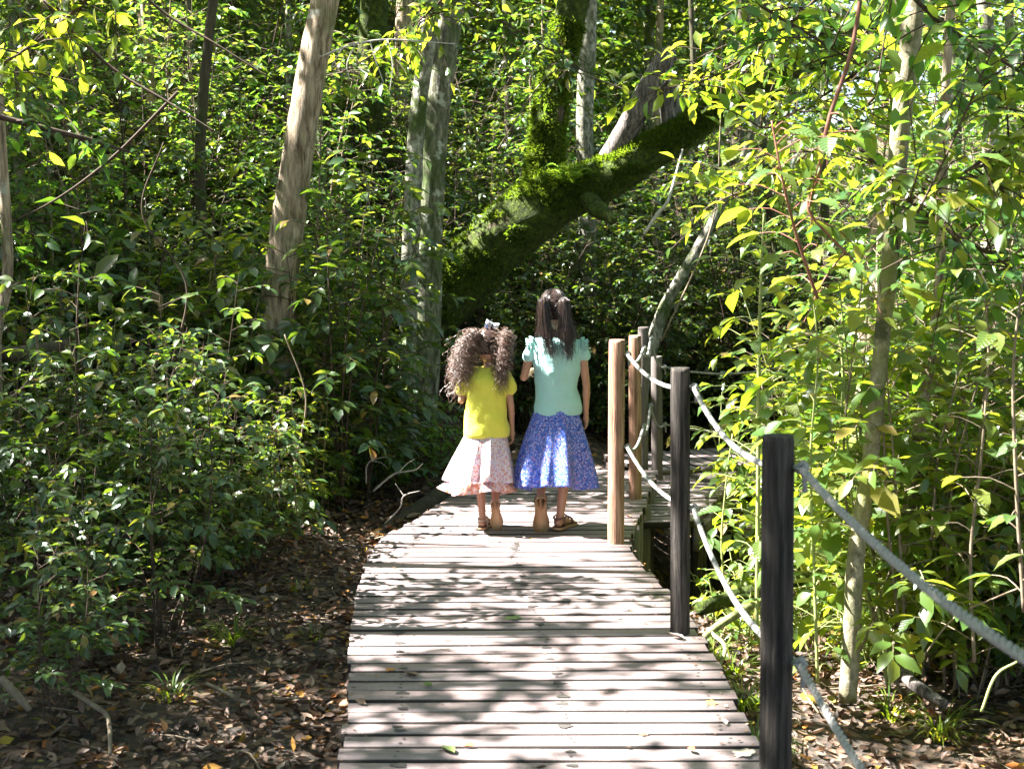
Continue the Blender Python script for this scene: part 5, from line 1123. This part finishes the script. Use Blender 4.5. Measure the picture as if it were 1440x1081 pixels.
stick([(1265, 945, 5.0, .02), (1290, 965, 4.9, .026), (1330, 990, 4.8, .018)], M['dead_wood'], 'grey stump piece lying at the foot of the sapling trunks', 'fallen_log', cat='log', sides=10)
stick([(1290, 935, 4.8, .003), (1340, 870, 4.7, .0035), (1400, 840, 4.6, .003), (1450, 820, 4.5, .003)], M['twig'], 'pale slanting twig right of the sapling trunks', 'dead_branch')
stick([(1210, 915, 5.2, .005), (1235, 850, 5.2, .004), (1252, 800, 5.2, .003)], M['twig'], 'thin slanting twig between the sapling trunks', 'dead_branch')
stick([(1380, 1000, 4.3, .005), (1400, 950, 4.3, .005), (1430, 930, 4.3, .004)], M['twig_green'], 'bent green stem at the lower right', 'dead_branch')
stick([(930, 480, 9.6, .006), (1000, 320, 9.6, .006), (1012, 200, 9.6, .005), (1015, 60, 9.6, .004)], M['twig'], 'hanging vine in front of the slim leaning trunk', 'vine', cat='vine')
stick([(700, 210, 9.2, .004), (760, 118, 9.2, .005), (800, 100, 9.2, .006), (890, 130, 9.2, .005)], M['twig'], 'thin pale twig crossing the vertical mossy stem', 'dead_branch')
stick([(905, 330, 9.5, .01), (925, 300, 9.5, .012), (940, 280, 9.5, .01), (960, 210, 9.6, .006)], M['twig_pale'], 'pale dead twig below the mossy limb', 'dead_branch')

# ------------------------------------------------------------------ leaf litter
print('litter'); rg = np.random.default_rng(77)
def litter(n, xr, yr, sz, cond):
    x = rg.uniform(*xr, n); y = rg.uniform(*yr, n); k = cond(x, y); x, y = x[k], y[k]; n = len(x)
    z = ground_z(x, y) + rg.uniform(.002, .035, n); D = norm(np.stack([rg.normal(0, 1, n), rg.normal(0, 1, n), rg.normal(0, .3, n)], -1)); Nn = norm(np.array([0, 0, 1.]) + rg.normal(0, .5, (n, 3)))
    return np.stack([x, y, z], -1), D, Nn, sz * rg.uniform(.5, 1.3, n), rg.uniform(.35, .62, n)
def off_walk(x, y): 
    l = np.interp(y, [p[1] for p in L_px], [p[0] for p in L_px]); r = np.interp(y, [p[1] for p in R_px], [p[0] for p in R_px]); return ((x < l - .02) | (x > r + .02) | (y > 8.7)) & (np.abs(x) < y * .42 + .5)
A = [litter(17000, (-3.6, -.4), (2.8, 8.4), .048, off_walk), litter(9000, (.6, 3.4), (2.4, 7.5), .05, off_walk), litter(9000, (-7, 7), (7.5, 17), .08, off_walk)]
P, D, Nn, S, W = [np.concatenate(q) for q in zip(*A)]
dist = np.linalg.norm(P[:, :2], axis=1); near = np.argsort(dist + 50 * (np.abs(P[:, 0]) > P[:, 1] * .385) + 50 * (P[:, 1] < 3.3) + 50 * (P[:, 0] > .5) * (P[:, 1] < 3.5))[:260]
mask = np.ones(len(P), bool); mask[near] = False
V, T = leaves(P[mask], D[mask], Nn[mask], S[mask], W[mask], CURL_V, LEAF_T, .6)
tag(link('leaf_litter', make_mesh('leaf_litter', V, T, None, np.repeat(rg.random(mask.sum()), len(CURL_V)), M['litter'])), kind='stuff')
from mathutils import Matrix
LIT = {}
for c_ in ('brown', 'tan', 'pale', 'red', 'orange', 'yellow', 'green'):
    V = CURL_V * [.5, 1, .6]; sub = LEAF_T; me = make_mesh('fallen_leaf', V, sub, None, np.full(len(V), .5), M['fl_' + c_]); LIT[c_] = me
for i_ in near:
    c_ = rg.choice(['brown', 'tan', 'pale', 'red', 'orange', 'yellow'], p=[.42, .26, .12, .10, .07, .03]); o = link('fallen_leaf', LIT[c_], loc=tuple(P[i_]))
    d = D[i_]; X_ = norm(np.cross(d, Nn[i_])); o.rotation_euler = Matrix(np.stack([X_, d, np.cross(X_, d)], 1).tolist()).to_euler(); o.scale = (S[i_] * W[i_] * 2.2, S[i_] * 1.05, S[i_])
    sd = 'left' if P[i_][0] < 0 else 'right'
    tag(o, '%s curled %s dead leaf %s, %s' % ('small' if S[i_] < .042 else 'large', dict(brown='brown', tan='tan', pale='pale grey', red='reddish', orange='orange', yellow='yellow')[c_], ('right of the walk' if P[i_][0] > 0 else 'close to the left plank ends' if P[i_][0] > -.9 else 'midway down the left slope' if P[i_][0] > -1.4 else 'far left in the litter'), 'nearest the camera' if P[i_][1] < 3.8 else 'a bit farther back' if P[i_][1] < 4.3 else 'farther back'), 'leaf', 'dead leaves in the near litter')
# twigs lying among the litter, scraps on the planks
tb = MB()
for _ in range(420):
    x = rg.uniform(-3.4, -.75) if rg.random() < .6 else rg.uniform(.95, 3.2); y = rg.uniform(3.0, 7.8); a = rg.uniform(0, 6.28); L_ = rg.uniform(.06, .28); z = float(ground_z(x, y)) + .02
    d = np.array([math.cos(a), math.sin(a), rg.uniform(-.05, .18)]); p = np.array([x, y, z]); q = p + d * L_; m_ = (p + q) / 2 + rg.normal(0, .012, 3) + [0, 0, .01]
    tb.tube(spline([p, m_, q], 5), np.linspace(rg.uniform(.0018, .005), .0012, 5), 5, rnd=.5)
tag(tb.build('litter_twigs', M['twig']), kind='stuff')
n = 420; y_ = rg.uniform(2.4, 8.2, n); l_ = np.interp(y_, [p[1] for p in L_px], [p[0] for p in L_px]); r_ = np.interp(y_, [p[1] for p in R_px], [p[0] for p in R_px]); f_ = rg.random(n)
f_ = np.where(rg.random(n) < .6, np.where(f_ < .5, f_ ** 2 * .4, 1 - (1 - f_) ** 2 * .4), f_)
V, T = leaves(np.stack([l_ + (r_ - l_) * f_, y_, np.full(n, .004)], -1), norm(np.stack([rg.normal(0, 1, n), rg.normal(0, 1, n), np.zeros(n) + .05], -1)), norm(np.array([0, 0, 1.]) + rg.normal(0, .12, (n, 3))), rg.uniform(.006, .022, n), .5, CURL_V, LEAF_T, .4)
tag(link('leaf_scraps', make_mesh('leaf_scraps', V, T, None, np.repeat(rg.random(n) * .9, len(CURL_V)), M['litter'])), kind='stuff')
# leaves lying on the planks
def lobed_leaf(m):
    a = np.linspace(0, 2 * math.pi, 28, endpoint=False); r = .5 * (.62 + .38 * np.abs(np.cos(a * 2.5))) ; V = np.stack([r * np.cos(a), r * np.sin(a), .08 * np.sin(a * 3) * r], -1); V = np.vstack([V, [0, 0, 0.02]])
    return make_mesh('fallen_leaf', V, [[28, q, (q + 1) % 28] for q in range(28)], None, None, m)
DL = [(722, 868, 'green', .075, 1.2, 'curled green leaf in the middle of the walk'), (588, 952, 'tan', .075, .4, 'pinkish tan leaf on the left part of the near planks'), (594, 962, 'green', .05, 2.0, 'yellow-green leaf tip beside the tan leaf'), (548, 941, 'orange', .035, .2, 'small orange leaf near the left plank ends'),
      (640, 1060, 'green', .075, .3, 'grey-green leaf at the bottom of the walk'), (652, 1050, 'orange', .04, 2.4, 'small orange leaf touching the grey-green one'), (1000, 988, 'yellow', .04, .6, 'small yellow leaf near the right plank ends'), (1022, 1020, 'pale', .045, .1, 'pale leaf near the right plank ends'),
      (967, 1052, 'red', .04, 1.8, 'small dark red leaf on the near planks at right'), (1045, 1058, 'pale', .07, .0, 'flat pale leaf close to the nearest post'), (963, 899, 'pale', .07, .5, 'curled pale leaf at the foot of the second post'), (741, 722, 'brown', .045, 2.2, 'small brown leaf on the planks between the girls'),
      (846, 700, 'red', .05, 1.0, 'red leaf on the shaded planks past the girls'), (887, 727, 'red', .05, .2, 'reddish leaf by the post at the bend'), (896, 731, 'tan', .05, 1.3, 'tan leaf at the plank ends by the bend'), (905, 1032, 'brown', .03, 1.0, 'tiny dark leaf scrap on the near planks'), (770, 1078, 'brown', .04, 1.0, 'brown leaf scrap at the bottom edge'), (500, 985, 'tan', .05, 2.0, 'tan leaf on the left plank ends')]
for k, (u, v, c_, s, rz, lab) in enumerate(DL):
    p = on(u, v, .004); me = LIT[c_] if k % 3 else lobed_leaf(M['fl_' + c_]); o = link('fallen_leaf', me, loc=(p[0], p[1], .005), rot=(random.uniform(-.15, .15), random.uniform(-.15, .15), rz * 2), sc=s); tag(o, lab, 'leaf')

# ------------------------------------------------------------------ the wood closing the view
rg = np.random.default_rng(5); n = 52000
x = rg.uniform(-24, 24, n); y = rg.uniform(24, 40, n); zt = np.clip(7.5 - .8 * np.clip(x - 4, 0, 30), 2.5, 9) + 2.5 * (vnoise(x * .35, y * .35, 8) - .5); z = ground_z(x, y) + rg.random(n) * zt
k = vnoise(x * .7, z * .8, 15) + .25 * vnoise(x * 2.2, z * 2.2, 16) > .46; x, y, z = x[k], y[k], z[k]; n = len(x)
V, T = leaves(np.stack([x, y, z], -1), norm(rg.normal(0, 1, (n, 3)) * [1, 1, .5]), norm(np.array([0, 0, 1.]) + rg.normal(0, .5, (n, 3))), rg.uniform(.10, .26, n), .55)
tag(link('distant_woodland', make_mesh('distant_woodland', V, T, None, np.repeat(rg.random(n), 4), M['leaf_dark'])), kind='stuff')
by_label = {}
for o in bpy.data.objects:
    if o.parent is None and o.get('label'): by_label.setdefault(o['label'], []).append(o)
NTH = ['leftmost one', 'second from left', 'third from left', 'fourth from left', 'fifth from left', 'sixth from left', 'seventh from left', 'eighth from left', 'ninth from left', 'tenth from left']
for lab, os_ in by_label.items():
    if 1 < len(os_) <= 10 and os_[0].location.y > 0:
        os_.sort(key=lambda o: o.location.x / max(.5, o.location.y))
        for q, o in enumerate(os_):
            w = (('left one', 'right one')[q] if len(os_) == 2 else 'rightmost one' if q == len(os_) - 1 else NTH[q])
            if len((lab + ', ' + w).split()) <= 16: o['label'] = lab + ', ' + w
print('objects', len(bpy.data.objects), 'tris', sum(len(m.polygons) for m in bpy.data.meshes))
